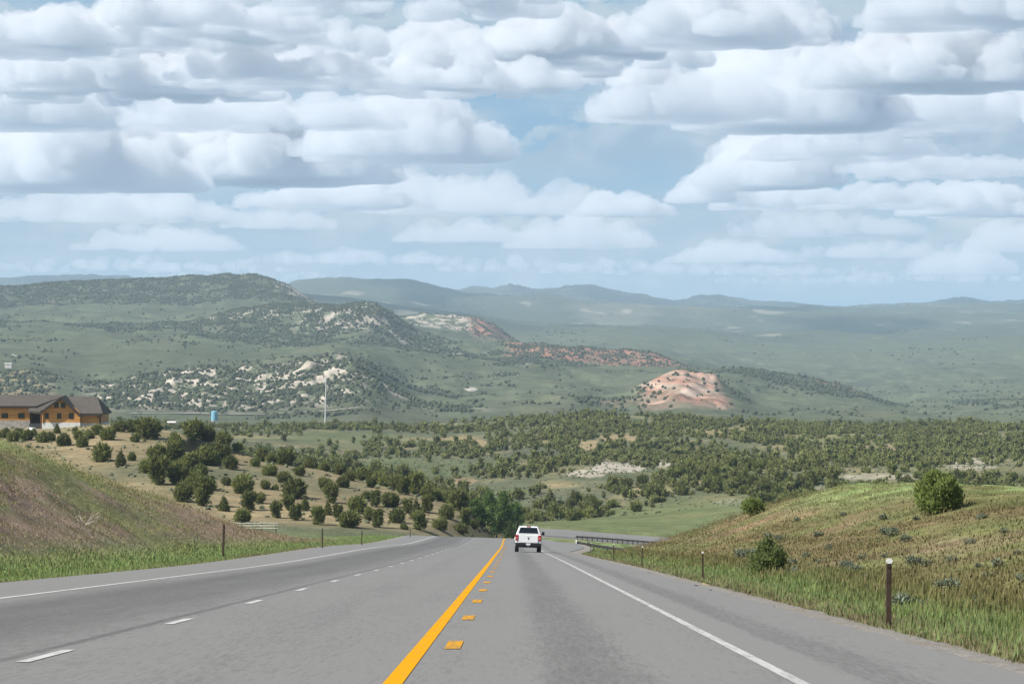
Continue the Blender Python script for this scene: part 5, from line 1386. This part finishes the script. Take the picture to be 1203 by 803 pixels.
# heap clouds: real bodies with a common base height, far out beyond the haze
def fbm3(P, oct, seed):
    return (fbm(P[:, 0], P[:, 1] + 13.7, oct, seed) + fbm(P[:, 1] + 5.1, P[:, 2], oct, seed + 7) + fbm(P[:, 2] - 3.3, P[:, 0] + 8.8, oct, seed + 19)) / 1.8
def cloud_mat(name, dens, alb):
    m = bpy.data.materials.new(name); m.use_nodes = True; nt = m.node_tree; nt.nodes.clear()
    v_ = N(nt, "ShaderNodeVolumePrincipled"); v_.inputs["Color"].default_value = (*alb, 1); v_.inputs["Density"].default_value = dens; v_.inputs["Anisotropy"].default_value = 0.3
    o_ = N(nt, "ShaderNodeOutputMaterial"); L(nt, v_.outputs[0], o_.inputs["Volume"]); m.cycles.homogeneous_volume = True; return m
CLOUD_AIR = [(40000, cloud_mat("cloud_near", .0056, (.885, .900, .918))), (75000, cloud_mat("cloud_mid", .0028, (.905, .92, .938))), (1e9, cloud_mat("cloud_far", .0008, (.94, .95, .962)))]
HB = 3300.0
def union_skin(V0, F0, voxel):
    ob = link(bpy.data.objects.new("cloud", np_mesh("cloud", V0, F0)))
    md = ob.modifiers.new("union", 'REMESH'); md.mode = 'VOXEL'; md.voxel_size = voxel
    ev = ob.evaluated_get(bpy.context.evaluated_depsgraph_get()); m_ = bpy.data.meshes.new_from_object(ev)
    old = ob.data; bpy.data.objects.remove(ob); bpy.data.meshes.remove(old)
    nv = len(m_.vertices); V_ = np.empty(nv * 3, np.float32); m_.vertices.foreach_get("co", V_); V_ = V_.reshape(-1, 3).astype(float)
    Nn = np.empty(nv * 3, np.float32); m_.vertices.foreach_get("normal", Nn); Nn = Nn.reshape(-1, 3).astype(float)
    m_.calc_loop_triangles(); F_ = np.empty(len(m_.loop_triangles) * 3, np.int32); m_.loop_triangles.foreach_get("vertices", F_); F_ = F_.reshape(-1, 3)
    bpy.data.meshes.remove(m_)
    lab = np.arange(nv); E = np.vstack([F_[:, :2], F_[:, 1:]])
    while True:
        new = lab.copy(); mn = np.minimum(lab[E[:, 0]], lab[E[:, 1]])
        np.minimum.at(new, E[:, 0], mn); np.minimum.at(new, E[:, 1], mn); new = new[new]
        if (new == lab).all(): break
        lab = new
    ids, cnt_ = np.unique(lab, return_counts=True); keep = np.isin(lab, ids[cnt_ > .05 * cnt_.max()])
    remap = np.cumsum(keep) - 1; F_ = remap[F_[keep[F_[:, 0]]]]
    return V_[keep], F_, Nn[keep]
def cloud_body(ci, X, by, hw, h, tall=1.2):
    g = np.random.default_rng(900 + ci)
    el = max((CY - by) / F, 0.02); hb = HB * g.uniform(.9, 1.1); d = hb / el
    px = d / F; W = hw * px * 1.12; Hh = h * px * tall; D = min(W * .8, 5200)
    n = int(np.clip(46 * (W / max(Hh, 1)) ** .9, 50, 130))
    th = g.uniform(0, 6.283, n); rho = np.sqrt(g.random(n))
    cx = rho * np.cos(th); cy = rho * np.sin(th)
    prof = np.clip(1 - (np.abs(cx) ** 2.4), 0, 1) * (0.6 + .4 * np.clip(1 - np.abs(cy) ** 2, 0, 1))
    lump = np.clip(.45 + .9 * np.clip(fbm(cx * 1.7 + ci * 3.7, cy * 1.1, 3, 5) + .35, 0, 1), 0, 1.12)
    top = Hh * prof * lump
    r = Hh * g.uniform(.15, .36, n) * (.45 + .7 * prof)
    z = np.clip(g.random(n) ** .7 * (top - r * .6), 0, None)
    v3, f3 = ico(3); Vs, Fs = [], []; k = 0
    for i in range(n):
        if prof[i] < .12: continue
        P = v3 * r[i] * np.array([1.25, 1.25, .92]); c = np.array([cx[i] * W, cy[i] * D, z[i]])
        bil_ = .5 - np.abs(fbm3((P + c) / (Hh * .34) * 1.5 + ci, 2, 3 + ci)) * 1.6
        P = P * (1 + .25 * bil_)[:, None] + c
        Vs.append(P); Fs.append(f3 + k); k += len(v3)
    V_, F_, Nn = union_skin(np.vstack(Vs), np.vstack(Fs), max(3.4 * px, Hh / 40))
    fine = fbm3(V_ / (Hh * .16) + ci, 4, 11); bill = .45 - np.abs(fbm3(V_ / (Hh * .26) + ci, 4, 23)) * 1.7
    base_w = sstep(-Hh * .05, Hh * .08, V_[:, 2])
    Va = V_ + Nn * (Hh * (.12 * bill + .06 * fine + .04) * base_w)[:, None]
    Va[:, 2] = np.where(Va[:, 2] < 0, Va[:, 2] * .05, Va[:, 2])
    Va, F_, Nn = union_skin(Va, F_, max(2.3 * px, Hh / 60))
    Va = Va + Nn * (Hh * .034 * fbm3(Va / (Hh * .08) + ci, 3, 31) * sstep(0, Hh * .1, Va[:, 2]))[:, None]
    t = (X - CX) / F; o3 = np.array([t * d, d, hb])
    air = next(m_ for lim, m_ in CLOUD_AIR if d < lim)
    o = link(bpy.data.objects.new("cloud", np_mesh("cloud", Va, F_, (air,), smooth=True))); o.location = o3
    tag(o, kind='structure')
    return len(F_)
NF = 0
CLOUDS = [(478, 187, 112, 78), (300, 214, 150, 92), (85, 222, 150, 84), (550, 108, 125, 46), (805, 140, 98, 66), (1080, 150, 170, 52), (560, 84, 280, 52), (925, 150, 100, 120), (1090, 102, 120, 74), (900, 221, 66, 74), (1090, 206, 130, 30), (140, 112, 180, 60), (30, 150, 100, 66), (400, 150, 70, 34),
          (210, 46, 200, 50), (850, 50, 110, 62), (1150, 30, 130, 56), (500, 2, 240, 56), (340, 98, 130, 40), (650, 66, 120, 50), (40, 60, 140, 44), (250, 150, 110, 40), (1000, 186, 120, 34),
          (525, 250, 92, 52), (120, 257, 160, 38), (330, 268, 66, 24), (390, 244, 110, 32), (655, 252, 50, 34), (735, 254, 56, 28), (825, 238, 38, 34), (960, 244, 150, 32), (1140, 254, 80, 40), (680, 291, 80, 36), (1135, 322, 60, 36), (190, 294, 95, 28), (545, 284, 80, 24), (960, 276, 130, 24), (1030, 302, 110, 20), (860, 308, 80, 22), (1195, 296, 50, 44), (150, 318, 200, 16), (420, 310, 130, 18), (640, 318, 160, 16), (860, 322, 170, 16), (1090, 331, 150, 14), (300, 330, 170, 12), (940, 333, 160, 10)]
for ci, c in enumerate(CLOUDS): NF += cloud_body(ci, *c)
print("cloud faces", NF)
sun = bpy.data.lights.new("sun", 'SUN'); sun.energy = 5.0; sun.angle = R(0.53); sun.color = (1, .945, .86)
so = bpy.data.objects.new("sun", sun); link(so)
dirv = Vector((math.sin(SUN_AZ) * math.cos(SUN_EL), math.cos(SUN_AZ) * math.cos(SUN_EL), math.sin(SUN_EL)))
so.rotation_euler = dirv.to_track_quat('Z', 'Y').to_euler(); so.location = (0, 0, 200)

# ------------------------------------------------------------------ camera
cam = bpy.data.cameras.new("camera"); cam.sensor_width = 36; cam.lens = 36 * F / 1203; cam.clip_start = 0.3; cam.clip_end = 250000
co_ = bpy.data.objects.new("camera", cam); link(co_); co_.location = (0, 0, 0); co_.rotation_euler = (R(90), 0, 0); sc.camera = co_

sc.render.engine = 'CYCLES'; sc.cycles.max_bounces = 10; sc.cycles.transparent_max_bounces = 24; sc.cycles.diffuse_bounces = 3; sc.cycles.glossy_bounces = 2; sc.cycles.volume_bounces = 9
sc.cycles.use_denoising = True
sc.view_settings.view_transform = 'Standard'; sc.view_settings.look = 'None'; sc.view_settings.exposure = EXPO; sc.view_settings.gamma = 1
